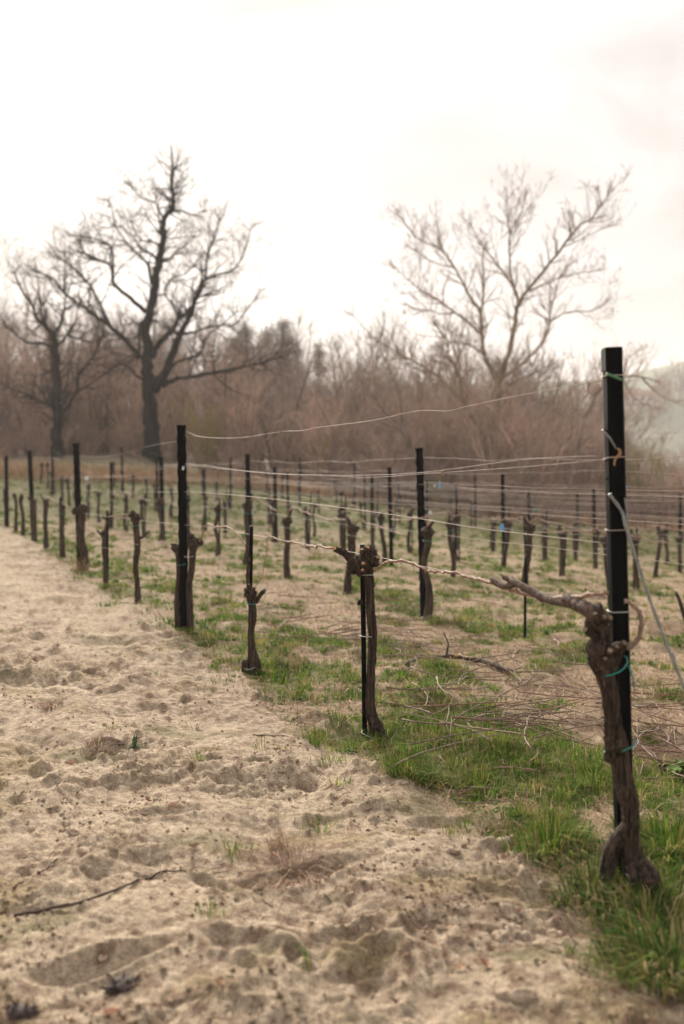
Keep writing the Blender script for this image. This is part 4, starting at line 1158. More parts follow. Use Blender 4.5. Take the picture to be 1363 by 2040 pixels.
# ------------------------------------------------------------------ thicket and woods: shaped plants, copied singly
def shrub_proto(seed, h, stems, kids, m1, m2, up=.35, spread=.35, dens=2.0, maxlev=3, leaves=0):
    T = Tree(seed, up, .14); r = T.r
    for s in range(stems):
        a = r.uniform(0, 6.28); l = r.uniform(.65, 1) * h; q = r.uniform(.1, spread)
        x0, y0 = math.cos(a) * .15 * h * .2, math.sin(a) * .15 * h * .2
        pts = [Vector((x0, y0, -.3)), Vector((x0 + math.cos(a) * q * l * .25, y0 + math.sin(a) * q * l * .25, l * .35)), Vector((x0 + math.cos(a) * q * l * .6, y0 + math.sin(a) * q * l * .6, l * .7)), Vector((x0 + math.cos(a) * q * l + r.uniform(-.2, .2), y0 + math.sin(a) * q * l, l))]
        r0 = .014 * h * r.uniform(.6, 1.1)
        T.limb(pts, [r0, r0 * .75, r0 * .5, r0 * .2], 6, kids, h * .24, 1, .15, maxlev=maxlev, dens=dens)
    root = empty('x', (0, 0, 0)); T.big.build('trunk', m1, root); T.tw.build('crown', m2, root)
    if leaves:
        V, Q = leaf_quads(T.leaf, leaves, seed, .55); me = np_mesh('dry_leaves', [tuple(v) for v in V], quads=Q, tint=np.tile([.34, .19, .105], (len(V), 1)) * np.repeat(rng.uniform(.6, 1.3, len(Q)), 4)[:, None])
        me.materials.append(M['litter']); o = bpy.data.objects.new('dry_leaves', me); col.objects.link(o); o.parent = root; o['kind'] = 'stuff'
    return root
def scatter(protos, name, spots, label, group, cat):
    first = [True] * len(protos)
    r = random.Random(len(spots))
    for n_, (x, y, s, lab) in enumerate(spots):
        i = r.randrange(len(protos)); o = protos[i] if first[i] else copy_tree(protos[i]); first[i] = False
        o.name = name; o.location = (x, y, h1(x, y) - .05); o.rotation_euler = (r.uniform(-.05, .05), r.uniform(-.05, .05), r.uniform(0, 6.28)); o.scale = (s * r.uniform(.9, 1.2), s * r.uniform(.9, 1.2), s * r.uniform(.85, 1.15))
        px = W / 2 + F * x / y
        where = next(w_ for lim, w_ in ((90, 'left of the smaller oak'), (300, 'between the two oaks'), (470, 'right of the large oak'), (680, 'below the dark evergreens'), (900, 'between the evergreens and the pale tree'), (1110, 'behind the pale tree'), (1225, 'just left of the corner post'), (9999, 'right of the corner post')) if px < lim)
        tag(o, lab or label % where, cat, group)
    for i, f in enumerate(first):
        if f:
            for c in list(protos[i].children): bpy.data.objects.remove(c)
            bpy.data.objects.remove(protos[i])
rs = random.Random(9)
def spot(px, Y): return (px - W / 2) / F * Y
def by_top(px, Y, ytop, h0):
    """scale that brings a plant of height h0 up to the traced skyline"""
    x = spot(px, Y); z0 = h1(x, Y); return (x, Y, max(.25, (EYE + Y * (939 - ytop) / F - z0) / h0), None)
SKX = [-250, 0, 200, 350, 450, 560, 640, 700, 760, 900, 1050, 1150, 1200, 1260, 1500]
SKY_ = [590, 595, 605, 612, 640, 655, 715, 690, 675, 690, 700, 715, 800, 900, 925]
shr = [shrub_proto(200 + i, 3.6, 8, 11, 'thicket', 'thicket', .3, .5, 2.8, leaves=.03 if i % 3 == 0 else 0) for i in range(6)]
spots = []
for i in range(170):
    px = rs.uniform(-160, 1480); Y = rs.uniform(47, 64) - 7 * float(sstep(600, 1050, px)) * rs.random() ** .5
    if px > 1220 and rs.random() < .4: continue
    if px < 400: Y = rs.uniform(54.5, 68)
    ty = np.interp(px, SKX, SKY_); spots.append(by_top(px, Y, 925 - (925 - ty) * rs.uniform(.25, .72), 3.8))
scatter(shr, 'thicket_shrub', spots, 'pinkish brown leafless thicket shrub %s', 'leafless shrubs of the thicket', 'shrub')
low = [shrub_proto(240 + i, 1.5, 10, 9, 'thicket', 'thicket', .25, .8, 6, leaves=.03 if i % 2 == 0 else 0) for i in range(4)]
spots = []
for i in range(150):
    px = rs.uniform(-160, 1500) if i < 100 else rs.uniform(650, 1500); Y = rs.uniform(44.5, 52) - 7 * float(sstep(600, 1050, px)) * rs.random() ** .5
    if px < 400: Y = rs.uniform(52.5, 56)
    spots.append((spot(px, Y), Y, rs.uniform(.6, 1.25), None))
scatter(low, 'bramble_bush', spots, 'low tangled brown bramble bush %s', 'low brambles at the edge of the field', 'bush')
tall = [shrub_proto(260 + i, 9.0, 2 + i % 3, 19, 'thicket2', 'thicket2', .35, .22, 1.9) for i in range(6)]
spots = []
for i in range(135):
    Y = rs.uniform(66, 118); px = rs.uniform(-220, 560) if i < 100 else rs.uniform(540, 740)
    ty = np.interp(px, SKX, SKY_); spots.append(by_top(px, Y, 920 - (920 - ty) * rs.uniform(.62, 1.02), 9.6))
scatter(tall, 'woodland_tree', spots, 'tall bare grey-brown woodland tree in the far wood, %s', 'bare trees of the wood on the left', 'tree')
mid = [shrub_proto(280 + i, 6.0, 4, 16, 'thicket', 'thicket2', .3, .35, 2.1) for i in range(4)]
spots = []
for i in range(80):
    px = rs.uniform(690, 1190) if i < 68 else rs.uniform(1190, 1420); Y = rs.uniform(56, 92)
    ty = np.interp(px, SKX, SKY_); spots.append(by_top(px, Y, 930 - (930 - ty) * rs.uniform(.5, 1.0), 6.4))
scatter(mid, 'bank_tree', spots, 'twiggy bare tree on the bank, %s', 'bare trees on the bank to the right', 'tree')

pole = [shrub_proto(320 + i, 7.0, 1 + i % 2, 9, 'stem_dark' if i % 2 else 'stem_pale', 'thicket2', .4, .25, 1.3) for i in range(6)]
spots = []
for i in range(46):
    px = rs.uniform(-120, 700) if i < 34 else rs.uniform(700, 1230); Y = rs.uniform(46.5, 60) - (4 if px > 900 else 0)
    if px < 400: Y = rs.uniform(55, 66)
    if 920 < px < 1060: continue
    ty = np.interp(px, SKX, SKY_); spots.append(by_top(px, Y, 920 - (920 - ty) * rs.uniform(.45, 1.0), 7.3))
scatter(pole, 'slender_tree', spots, 'slender bare young tree at the thicket edge %s', 'slender young trees at the thicket edge', 'tree')
oliv = [shrub_proto(340 + i, 3.0, 9, 10, 'olive_stem', 'olive_stem', .45, .4, 2.6) for i in range(2)]
scatter(oliv, 'willow_bush', [by_top(408, 47, 800, 3.2), by_top(430, 48, 830, 3.2), by_top(352, 54, 850, 3.2), by_top(872, 42, 930, 3.2), by_top(1290, 44, 870, 3.2), by_top(1340, 46, 900, 3.2), by_top(640, 48, 870, 3.2)], 'yellowish olive bush in front of the thicket %s', 'olive bushes in the thicket', 'bush')
# dark evergreens rising over the wood
def pine(px, pytop, Y, wpx, seed, label):
    r = random.Random(seed); x = spot(px, Y); z0 = h1(x, Y); top = at(px, pytop, Y); h = top.z - z0; wr = wid(wpx, Y) / 2
    e_ = empty('pine_tree', (x, Y, z0)); mb = MB(); lean = r.uniform(-.05, .08) * h
    mb.tube([(0, 0, -.3), (lean * .3, 0, h * .5), (lean, 0, h * .97)], [.22, .15, .04], 8)
    V = []; Q = []
    for c in range(60):
        f = r.random() ** .8; zc = h * (.30 + .67 * f); rad = wr * (1.1 - .85 * f) * r.uniform(.2, 1); a = r.uniform(0, 6.28)
        cx, cy = lean * zc / h + math.cos(a) * rad, math.sin(a) * rad
        mb.tube([(lean * zc / h * .9, 0, zc - .5), (cx * .6, cy * .6, zc - .15), (cx, cy, zc)], [.05, .035, .015], 4)
        sz = wr * r.uniform(.35, .6)
        for _ in range(90):
            d = Vector((r.gauss(0, .5), r.gauss(0, .5), r.gauss(0, .33))) * sz; p = Vector((cx, cy, zc)) + d
            u = (Vector((r.gauss(0, 1), r.gauss(0, 1), r.gauss(.5, 1)))).normalized(); v = u.orthogonal().normalized() * .03; u = u * r.uniform(.09, .2); k = len(V)
            V += [p - v, p + v, p + u + v * .5, p + u - v * .5]; Q.append((k, k + 1, k + 2, k + 3))
    mb.build('trunk', 'oak', e_)
    t = np.tile([.032, .042, .022], (len(V), 1)) * np.repeat(rng.uniform(.7, 1.4, len(Q)), 4)[:, None]
    me = np_mesh('crown', V, quads=Q, tint=t); me.materials.append(M['grass']); o = bpy.data.objects.new('crown', me); col.objects.link(o); o.parent = e_
    tag(e_, label, 'pine', 'dark evergreens rising over the wood')
pine(500, 634, 105, 60, 1, 'dark evergreen left of the tallest pine, above the end of the oak branch')
pine(546, 632, 104, 66, 2, 'tallest dark evergreen standing above the wood right of the oak')
pine(598, 676, 112, 60, 3, 'low dark evergreen between the two pines on the falling skyline')
pine(640, 676, 110, 44, 4, 'rightmost small pine with a leaning round top on the skyline')
pine(462, 668, 108, 60, 5, 'leftmost dark evergreen hidden among the oak twigs')
pine(522, 655, 100, 74, 6, 'broad dark evergreen filling the gap between the two tall pines')
pine(572, 664, 102, 70, 7, 'broad evergreen just right of the tallest pine')

# far side of the valley: a house and dark copses on the hill
def farm(px, py, Y, wpx, hpx):
    c = at(px, py, Y); w_ = wid(wpx, Y); hh = wid(hpx, Y); z0 = h1(c.x, Y)
    e_ = empty('farmhouse', (c.x, Y, z0), .3); dp = w_ * .6
    MB().box((0, 0, hh / 2 - 1), (w_ / 2, dp / 2, hh / 2 + 1)).build('wall', 'wallp', e_)
    mb = MB(); o_ = .5; a, b_, t = w_ / 2 + o_, dp / 2 + o_, hh + w_ * .18
    mb.poly([(-a, -b_, hh), (a, -b_, hh), (a, 0, t), (-a, 0, t)]); mb.poly([(a, b_, hh), (-a, b_, hh), (-a, 0, t), (a, 0, t)]); mb.poly([(-a, -b_, hh), (-a, 0, t), (-a, b_, hh)]); mb.poly([(a, -b_, hh), (a, b_, hh), (a, 0, t)])
    rf = mb.build('roof', 'roof', e_); MB().box((w_ * .2, 0, t), (.4, .4, 1.0)).build('chimney', 'wallp', rf)
    for i in range(4):
        for j in range(2): MB().box((-w_ * .36 + i * w_ * .24, -dp / 2 - .02, hh * (.28 + .42 * j)), (w_ * .045, .06, hh * .11)).build('window', 'glass', e_)
    MB().box((w_ * .0, -dp / 2 - .02, hh * .16), (w_ * .05, .07, hh * .17)).build('door', 'roof', e_)
    tag(e_, 'pale far farmhouse on the hillside seen through twigs beside the corner post', 'house')
farm(1262, 770, 330, 66, 26)
cop = [shrub_proto(300 + i, 9, 3, 12, 'thicket2', 'thicket2', .35, .3, 1.3) for i in range(3)]
spots = []
for i in range(44):
    px = rs.uniform(1292, 1470); Y = rs.uniform(318, 336); spots.append((spot(px, Y), Y, rs.uniform(.8, 1.3), None))
for i in range(40):
    px = rs.uniform(560, 1220); Y = rs.uniform(320, 420); spots.append((spot(px, Y), Y, rs.uniform(.8, 1.3), None))
scatter(cop, 'hillside_tree', spots, 'far hazy hillside tree across the valley, %s', 'far copse across the valley', 'tree')

# ------------------------------------------------------------------ grass and litter
def blades_mesh(P, hgts, wds, yaw, lean, tint, name, mat):
    n = len(P)
    dx, dy = np.cos(yaw), np.sin(yaw)                    # bend direction
    sx, sy = -dy, dx
    V = np.zeros((n, 5, 3), np.float32)
    w = wds / 2
    for k, s in ((0, -1), (1, 1)):
        V[:, k, 0] = P[:, 0] + s * sx * w; V[:, k, 1] = P[:, 1] + s * sy * w; V[:, k, 2] = P[:, 2] - .006
        V[:, 2 + k, 0] = P[:, 0] + s * sx * w * .75 + dx * lean * hgts * .35; V[:, 2 + k, 1] = P[:, 1] + s * sy * w * .75 + dy * lean * hgts * .35; V[:, 2 + k, 2] = P[:, 2] + hgts * .58
    V[:, 4, 0] = P[:, 0] + dx * lean * hgts; V[:, 4, 1] = P[:, 1] + dy * lean * hgts; V[:, 4, 2] = P[:, 2] + hgts * (1 - .3 * np.minimum(lean, 1.6))
    i = np.arange(n)[:, None] * 5
    me = np_mesh(name, V.reshape(-1, 3), quads=i + np.array([[0, 1, 3, 2]]), tris=i + np.array([[2, 3, 4]]), tint=np.repeat(tint, 5, 0))
    me.materials.append(M[mat]); return me
def sample(n, r0, r1, half=33):
    r = np.exp(rng.uniform(np.log(r0), np.log(r1), n)); t = np.radians(rng.uniform(-half, half, n))
    return r * np.sin(t), r * np.cos(t), r
GREENS = np.array([[.09, .17, .022], [.125, .20, .03], [.20, .22, .048], [.05, .12, .018], [.28, .24, .075]])
STRAW = np.array([[.42, .30, .18], [.36, .25, .15], [.30, .19, .11], [.46, .36, .23]])
def pick(A, n, p=None): return A[rng.choice(len(A), n, p=p)] * rng.uniform(.75, 1.25, (n, 1))
def field_grass():
    x, y, r = sample(43000, 2.4, 48)
    e = edge(x, y); g = green(x, y); cl = fbm(x * 5, y * 5, 2, 131)
    keep = (e > -.45) & (rng.random(len(x)) < np.clip((g - np.where(r < 6, .54, .42)) * 2.2 + cl * .9, 0, 1) * (.05 + .35 * sstep(-.22, .05, e + .25 * cl) + .6 * sstep(.0, .30, e + .3 * cl)))
    x, y, r, g = x[keep], y[keep], r[keep], g[keep]; m = len(x)
    nb = rng.integers(8, 30, m); vig = rng.random(m) ** 1.6                    # vigour of each clump
    cr_ = (.012 + .05 * rng.random(m)) * (1 + .05 * r); hue = pick(GREENS, m, [.3, .3, .18, .12, .10])
    i = np.repeat(np.arange(m), nb); n = len(i)
    a = rng.uniform(0, 6.28, n); q = cr_[i] * rng.random(n) ** .6
    bx, by = x[i] + q * np.cos(a), y[i] + q * np.sin(a); bz = hgt(bx, by); rr = r[i]
    hh = (.014 + .075 * vig[i] * g[i] * rng.uniform(.5, 1, n) + .012 * rng.random(n)) * (1 + .022 * rr)
    ww = (.0028 + .0011 * np.maximum(rr - 4, 0) ** .8) * rng.uniform(.7, 1.3, n)
    t = hue[i] * rng.uniform(.75, 1.25, (n, 1)); st = rng.random(n) < .10; t[st] = pick(STRAW, st.sum())
    me = blades_mesh(np.stack([bx, by, bz], 1), hh, ww, a + rng.normal(0, .7, n), rng.uniform(.15, 1.3, n), t, 'grass', 'grass')
    o = bpy.data.objects.new('grass', me); col.objects.link(o); o['kind'] = 'stuff'; tag(o, 'short patchy green grass growing between the vine rows', 'grass')
    # small creeping leaves close to the soil
    x, y, r = sample(90000, 2.4, 30); e = edge(x, y); g = green(x, y); cl = fbm(x * 6, y * 6, 2, 171)
    k = (e > .0) & (rng.random(len(x)) < np.clip((g - .35) * 1.3 + cl * .9, 0, 1)); x, y, r = x[k], y[k], r[k]; n = len(x); z = hgt(x, y) + rng.uniform(.002, .018, n)
    s_ = rng.uniform(.004, .009, n) * (1 + .10 * r) ; a = rng.uniform(0, 6.28, n); tz = rng.uniform(-.7, .7, (n, 2)); V = np.zeros((n, 4, 3), np.float32)
    for j, (u, v) in enumerate([(-1, 0), (0, -1), (1, 0), (0, 1)]):
        V[:, j, 0] = x + (u * np.cos(a) - v * .6 * np.sin(a)) * s_; V[:, j, 1] = y + (u * np.sin(a) + v * .6 * np.cos(a)) * s_; V[:, j, 2] = z + (u * tz[:, 0] + v * tz[:, 1]) * s_
    me = np_mesh('ground_cover', V.reshape(-1, 3), quads=np.arange(n * 4).reshape(n, 4), tint=np.repeat(pick(GREENS, n, [.35, .25, .1, .25, .05]), 4, 0)); me.materials.append(M['grass'])
    o = bpy.data.objects.new('ground_cover', me); col.objects.link(o); o['kind'] = 'stuff'; tag(o, 'tiny creeping green leaves covering soil between the vines', 'ground cover')
    x, y, r = sample(190000, 2.5, 48)
    e = edge(x, y); g = green(x, y)
    keep = (e > -.3 * rng.random(len(x)) ** 2) & (rng.random(len(x)) < np.clip(.75 - g * .55, .1, 1) * .75)
    x, y, r = x[keep], y[keep], r[keep]; n = len(x); z = hgt(x, y)
    hh = (.02 + .05 * rng.random(n) ** 2) * (1 + .012 * r); ww = (.0026 + .0010 * np.maximum(r - 4, 0) ** .8) * rng.uniform(.7, 1.3, n)
    me = blades_mesh(np.stack([x, y, z], 1), hh, ww, rng.uniform(0, 6.28, n), rng.uniform(.8, 3.2, n), pick(STRAW, n), 'dry_grass', 'litter')
    o = bpy.data.objects.new('dry_grass', me); col.objects.link(o); o['kind'] = 'stuff'; tag(o, 'dry straw coloured dead grass matted over the vineyard ground', 'dry grass')
field_grass()
def headland():
    """tawny dead grass standing at the foot of the thicket"""
    n = 26000; px = rng.uniform(-120, 1480, n); Y = rng.uniform(42.5, 47, n) - np.where(px > 900, 4, 0) * rng.random(n)
    x = (px - W / 2) / F * Y; z = hgt(x, Y)
    cl = fbm(x * .5, Y * .5, 3, 141); k = rng.random(n) < np.clip(.55 + cl * 1.2, 0, 1); x, Y, z = x[k], Y[k], z[k]; n = len(x)
    me = blades_mesh(np.stack([x, Y, z], 1), rng.uniform(.2, .75, n), rng.uniform(.012, .03, n), rng.uniform(0, 6.28, n), rng.uniform(.1, .9, n), pick(np.array([[.42, .26, .15], [.36, .22, .13], [.45, .31, .19]]), n), 'tawny_grass', 'litter')
    o = bpy.data.objects.new('tawny_grass', me); col.objects.link(o); o['kind'] = 'stuff'; tag(o, 'tawny dead grass standing at the foot of the thicket', 'dry grass')
headland()
def litter():
    """crumbs of leaf, bark and stalk lying on sand and soil"""
    x, y, r = sample(30000, 2.3, 22)
    e = edge(x, y); cl = fbm(x * 2.2, y * 2.2, 3, 151)
    k = rng.random(len(x)) < np.where(e < 0, np.clip(cl * 1.6 - .05, .01, 1), .8); x, y, r = x[k], y[k], r[k]
    n = len(x); z = hgt(x, y) + .004; s = (.003 + .011 * rng.random(n) ** 2) * (1 + .03 * r); a = rng.uniform(0, 6.28, n); asp = rng.uniform(.12, .7, n)
    V = np.zeros((n, 4, 3), np.float32); tz = rng.uniform(-.5, .5, (n, 2))
    for i, (u, v) in enumerate([(-1, 0), (0, -1), (1, 0), (0, 1)]):
        V[:, i, 0] = x + (u * np.cos(a) - v * asp * np.sin(a)) * s; V[:, i, 1] = y + (u * np.sin(a) + v * asp * np.cos(a)) * s; V[:, i, 2] = z + (u * tz[:, 0] + v * tz[:, 1]) * s + .003
    t = pick(np.array([[.22, .13, .085], [.16, .10, .07], [.34, .22, .14], [.40, .30, .2], [.28, .19, .13]]), n)
    me = np_mesh('leaf_litter', V.reshape(-1, 3), quads=np.arange(n * 4).reshape(n, 4), tint=np.repeat(t, 4, 0)); me.materials.append(M['litter'])
    o = bpy.data.objects.new('leaf_litter', me); col.objects.link(o); o['kind'] = 'stuff'; tag(o, 'brown crumbs of leaf and bark strewn on the sandy soil', 'litter')
    # pebbly crumbs of soil
    x, y, r = sample(60000, 2.2, 11); e = edge(x, y); cl = fbm(x * 1.6, y * 1.6, 4, 161, .6)
    k = (e < .15) & (rng.random(len(x)) < np.clip(.12 + cl * 1.8, .02, 1)); x, y, r = x[k], y[k], r[k]; n = len(x); z = hgt(x, y)
    octv = np.array([[1, 0, 0], [0, 1, 0], [-1, 0, 0], [0, -1, 0], [0, 0, .8], [0, 0, -.8]], float); of = np.array([[0, 1, 4], [1, 2, 4], [2, 3, 4], [3, 0, 4], [1, 0, 5], [2, 1, 5], [3, 2, 5], [0, 3, 5]])
    s = .0022 + .0095 * rng.random(n) ** 5; V = np.stack([x, y, z + s * .3], 1)[:, None, :] + octv[None] * s[:, None, None] * rng.uniform(.6, 1.3, (n, 6, 1))
    me = np_mesh('soil_crumbs', V.reshape(-1, 3), tris=(np.arange(n)[:, None, None] * 6 + of[None]).reshape(-1, 3), tint=np.repeat(pick(np.array([[.47, .37, .27], [.40, .30, .21], [.52, .42, .31]]), n), 6, 0)); me.materials.append(M['ground'])
    o = bpy.data.objects.new('soil_crumbs', me); col.objects.link(o); o['kind'] = 'stuff'; tag(o, 'small crumbs of dry sandy soil on the track', 'soil')
litter()
def fibres():
    """dead stalks and root threads lying on the sand"""
    x, y, r = sample(16000, 2.3, 14); e = edge(x, y); cl = fbm(x * 1.9, y * 1.9, 4, 181, .6)
    k = (e < .2) & (rng.random(len(x)) < np.clip(cl * 2.2, .03, 1)); x, y, r = x[k], y[k], r[k]; n = len(x)
    L = .015 + .07 * rng.random(n) ** 2; a = rng.uniform(0, 6.28, n); bend = rng.uniform(-.9, .9, n); w = .0009 + .0002 * r; V = np.zeros((n, 4, 2, 3), np.float32); cx, cy = x.copy(), y.copy()
    for j in range(4):
        aa = a + bend * j / 3; z = hgt(cx, cy) + .003 + .006 * rng.random(n)
        for q, sg in ((0, -1), (1, 1)):
            V[:, j, q, 0] = cx - np.sin(aa) * w * sg; V[:, j, q, 1] = cy + np.cos(aa) * w * sg; V[:, j, q, 2] = z + .001 * sg
        cx = cx + np.cos(aa) * L / 3; cy = cy + np.sin(aa) * L / 3
    b_ = np.arange(n)[:, None] * 8; Q = np.concatenate([b_ + np.array([[2 * j, 2 * j + 1, 2 * j + 3, 2 * j + 2]]) for j in range(3)])
    t = pick(np.array([[.22, .13, .085], [.32, .21, .14], [.42, .31, .22], [.13, .085, .06]]), n)
    me = np_mesh('dead_stalks', V.reshape(-1, 3), quads=Q, tint=np.repeat(t, 8, 0)); me.materials.append(M['litter'])
    o = bpy.data.objects.new('dead_stalks', me); col.objects.link(o); o['kind'] = 'stuff'; tag(o, 'thin dead stalks and root threads lying on the sandy track', 'litter')
fibres()

# single tufts and weeds
def tuft(px, py, rad, h, n, label, palette, mat='grass', lean=(.2, 1.0), name='grass_tuft', cat='grass tuft', wd=.0035, group=None):
    c = G(px, py); a = rng.uniform(0, 6.28, n); q = rad * rng.random(n) ** .7
    lx, ly = q * np.cos(a), q * np.sin(a); z = hgt(c.x + lx, c.y + ly) - c.z
    yaw = np.arctan2(ly, lx) + rng.normal(0, .5, n)
    hh = h * rng.uniform(.45, 1.1, n) * (1 - .35 * q / rad)
    me = blades_mesh(np.stack([lx, ly, z], 1), hh, wd * rng.uniform(.7, 1.3, n) * np.ones(n), yaw, rng.uniform(*lean, n), pick(palette, n), name, mat)
    o = bpy.data.objects.new(name, me); col.objects.link(o); o.location = c; tag(o, label, cat, group); return o
DARKG = np.array([[.05, .10, .022], [.08, .14, .028], [.04, .085, .02], [.15, .18, .04], [.24, .21, .07], [.36, .27, .15]])
for (px, py, rad, h, n, lab) in [
    (812, 1548, .12, .15, 420, 'big green grass tuft at the sand edge below the focused vine'),
    (705, 1362, .09, .11, 260, 'green grass tuft just left of the stake in focus'),
    (868, 1242, .11, .13, 260, 'bright green tuft right below the second row post'),
    (470, 1256, .09, .09, 220, 'green tuft left of the forked third vine'),
    (535, 1330, .12, .12, 240, 'green tuft right of the swollen foot of the forked vine'),
    (745, 1488, .08, .10, 200, 'green tuft at the foot of the vine in focus'),
    (1290, 1860, .20, .15, 520, 'dense dark green tuft below the root of the corner vine'),
    (1340, 1935, .20, .17, 560, 'dense green grass clump in the bottom right corner'),
    (1180, 1800, .14, .11, 320, 'leafy green tuft left of the corner vine root'),
    (1340, 1700, .22, .17, 620, 'yellow tinged grass clump right of the corner vine trunk'),
    (1090, 1690, .16, .12, 420, 'green clump at the sand edge left of the corner vine'),
    (960, 1570, .13, .10, 300, 'small green clump right of the big tuft at the sand edge'),
    (1180, 1560, .14, .12, 340, 'green clump in the litter left of the corner vine trunk'),
    (1085, 1330, .13, .09, 260, 'green clump right of the lone stake'),
    (1320, 1390, .10, .10, 200, 'green clump under the anchor cable'),
    (380, 1262, .08, .08, 160, 'small green tuft at the foot of the second post'),
    (210, 1172, .10, .10, 160, 'small green tuft at the foot of the crooked fifth vine'),
    (640, 1475, .10, .08, 240, 'low green tuft on the sand edge between two vines')]:
    tuft(px, py, rad, h, n, lab, DARKG if py > 1780 else GREENS, wd=.0055 if py > 1650 else .004, lean=(.2, 1.5), group='grass tufts among the vines')
for (px, py, n, h, lab) in [(463, 1698, 34, .05, 'tiny green seedling clump on the sand left of the dry weed'), (385, 1450, 16, .06, 'thin green sprout on the sand right of the spiky rosette'), (395, 1512, 22, .07, 'spindly green weed on the sand below the spiky rosette'),
                            (520, 1492, 12, .09, 'bent green weed stalks by a thin twig'), (310, 1345, 16, .05, 'small green sprout on the sand in the upper middle'), (215, 1455, 9, .11, 'tall single grass blade on the sand left of the rosette'), (190, 1488, 22, .035, 'tiny green plant beside the wood chip'), (420, 1820, 30, .06, 'grass sprigs in the hollow at lower middle'), (620, 1935, 10, .09, 'curved green stalk low on the sand'), (430, 1360, 26, .06, 'small green weed at the sand edge'), (640, 1655, 40, .07, 'brownish green weed right of the dry weed')]:
    tuft(px, py, .03 + n * .0012, h, n, lab, GREENS, name='weed', cat='weed', wd=.004, lean=(.3, 1.4), group='small weeds on the sandy track')
def rosette():
    c = G(268, 1492); e_ = empty('rosette_plant', c); r = random.Random(4)
    for i in range(9):
        a = i * 2.4; L = r.uniform(.05, .10) if i else .11; up = .9 if i % 3 == 0 else .35
        d = Vector((math.cos(a), math.sin(a), 0)); s = Vector((-d.y, d.x, 0)); mb = MB(); prev = None
        for j in range(6):
            t = j / 5; p = d * L * t * (1.1 - up) + Vector((0, 0, L * up * t - .02 * t * t * (1 - up) + .004)); w_ = .011 * math.sin(math.pi * min(1, .18 + t * .82)) + .0004
            cur = (p - s * w_ + Vector((0, 0, .003)), p, p + s * w_ + Vector((0, 0, .003)))
            if prev: mb.poly([prev[0], prev[1], cur[1], cur[0]]); mb.poly([prev[1], prev[2], cur[2], cur[1]])
            prev = cur
        mb.build('leaf', 'rosette', e_)
    tag(e_, 'spiky green rosette plant with upright leaves on the sand', 'plant')
def leafy_weed(px, py, n, size, seed, label):
    c = G(px, py); e_ = empty('leafy_weed', c); r = random.Random(seed)
    for i in range(n):
        a = r.uniform(0, 6.28); L = size * r.uniform(.6, 1.2); d = Vector((math.cos(a), math.sin(a), 0)); sd = Vector((-d.y, d.x, 0)); o_ = d * r.uniform(0, size * .8); zz = r.uniform(.005, size * .7); prev = None; mb = MB(); tw = r.uniform(-.4, .4)
        for j in range(5):
            t = j / 4; p = o_ + d * L * t + Vector((0, 0, zz + L * .35 * t - L * .5 * t * t)); w_ = L * .3 * math.sin(math.pi * min(1, .12 + t * .86)); k = Vector((0, 0, w_ * (.4 + tw)))
            cur = (p - sd * w_ + Vector((0, 0, w_ * .4)), p, p + sd * w_ + k)
            if prev: mb.poly([prev[0], prev[1], cur[1], cur[0]]); mb.poly([prev[1], prev[2], cur[2], cur[1]])
            prev = cur
        mb.tube([Vector((0, 0, 0)), o_ * .5 + Vector((0, 0, zz * .7)), o_ + Vector((0, 0, zz))], [.0015] * 3, 4)
        mb.build('leaf', 'weedleaf', e_)
    tag(e_, label, 'weed', 'broad-leaved weeds by the vines')
M['weedleaf'] = mat_plain('weed_leaf', (.085, .14, .035), .85, .35, 25, .05)
for q in [(1165, 1790, 26, .05, 1, 'broad-leaved weed at the sand edge left of the corner vine root'), (1225, 1830, 22, .05, 2, 'broad-leaved weed in front of the corner vine root'), (1345, 1545, 22, .07, 3, 'pale broad-leaved weed at the right edge beside the canes'), (1290, 1900, 20, .05, 4, 'low broad-leaved weed in the bottom right grass'), (700, 1500, 14, .03, 5, 'small leafy weed at the sand edge by the vine in focus'), (600, 1395, 14, .03, 6, 'small leafy weed right of the forked vine'), (880, 1565, 16, .035, 7, 'small leafy weed right of the big grass tuft'), (1010, 1620, 16, .035, 8, 'leafy weed among grass above the sand lip')]:
    leafy_weed(*q)
M['rosette'] = mat_plain('rosette_leaf', (.10, .16, .07), .8, .2, 30, .08)
rosette()
tuft(590, 1735, .15, .06, 300, 'pinkish dry tangled weed on the sand', np.array([[.36, .23, .16], [.28, .17, .12], [.42, .30, .21]]), 'litter', (1.0, 3.2), 'dry_weed', 'dry weed', .0028)
tuft(560, 1690, .06, .12, 60, 'upright dead stalks behind the pinkish dry weed', np.array([[.25, .17, .12], [.3, .2, .12]]), 'litter', (.1, .6), 'dry_weed', 'dry weed', .0028)
tuft(100, 1410, .08, .06, 150, 'brown dry clump on the sand at left', np.array([[.2, .13, .09], [.28, .18, .12]]), 'litter', (.8, 2.6), 'dry_weed', 'dry weed', .003)
tuft(195, 1490, .10, .07, 200, 'brown dead grass wisps beside the wood chip', np.array([[.22, .14, .10], [.3, .19, .13]]), 'litter', (.6, 2.2), 'dry_weed', 'dry weed', .003)
def lump(px, py, sz, seed, label):
    c = G(px, py); mb = MB(); burl(mb, (0, 0, 0), sz, sz * .45, seed, 90); burl(mb, (sz * .8, sz * .3, -.004), sz * .6, sz * .3, seed + 1, 40); burl(mb, (-sz * .7, -sz * .4, -.004), sz * .5, sz * .25, seed + 2, 40)
    o = mb.build('withered_weed', 'withered'); o.location = c; tag(o, label, 'dry weed')
M['withered'] = mat_plain('withered_leaf', (.07, .052, .045), .9, .5, 60)
lump(245, 1965, .036, 3, 'dark withered lump of weed near the bottom left')
lump(35, 2018, .034, 9, 'dark withered weed in the bottom left corner')
tuft(585, 1330, .16, .15, 120, 'tall straw stalks right of the forked third vine', STRAW, 'litter', (.1, .7), 'dry_stalks', 'dry grass', .003)
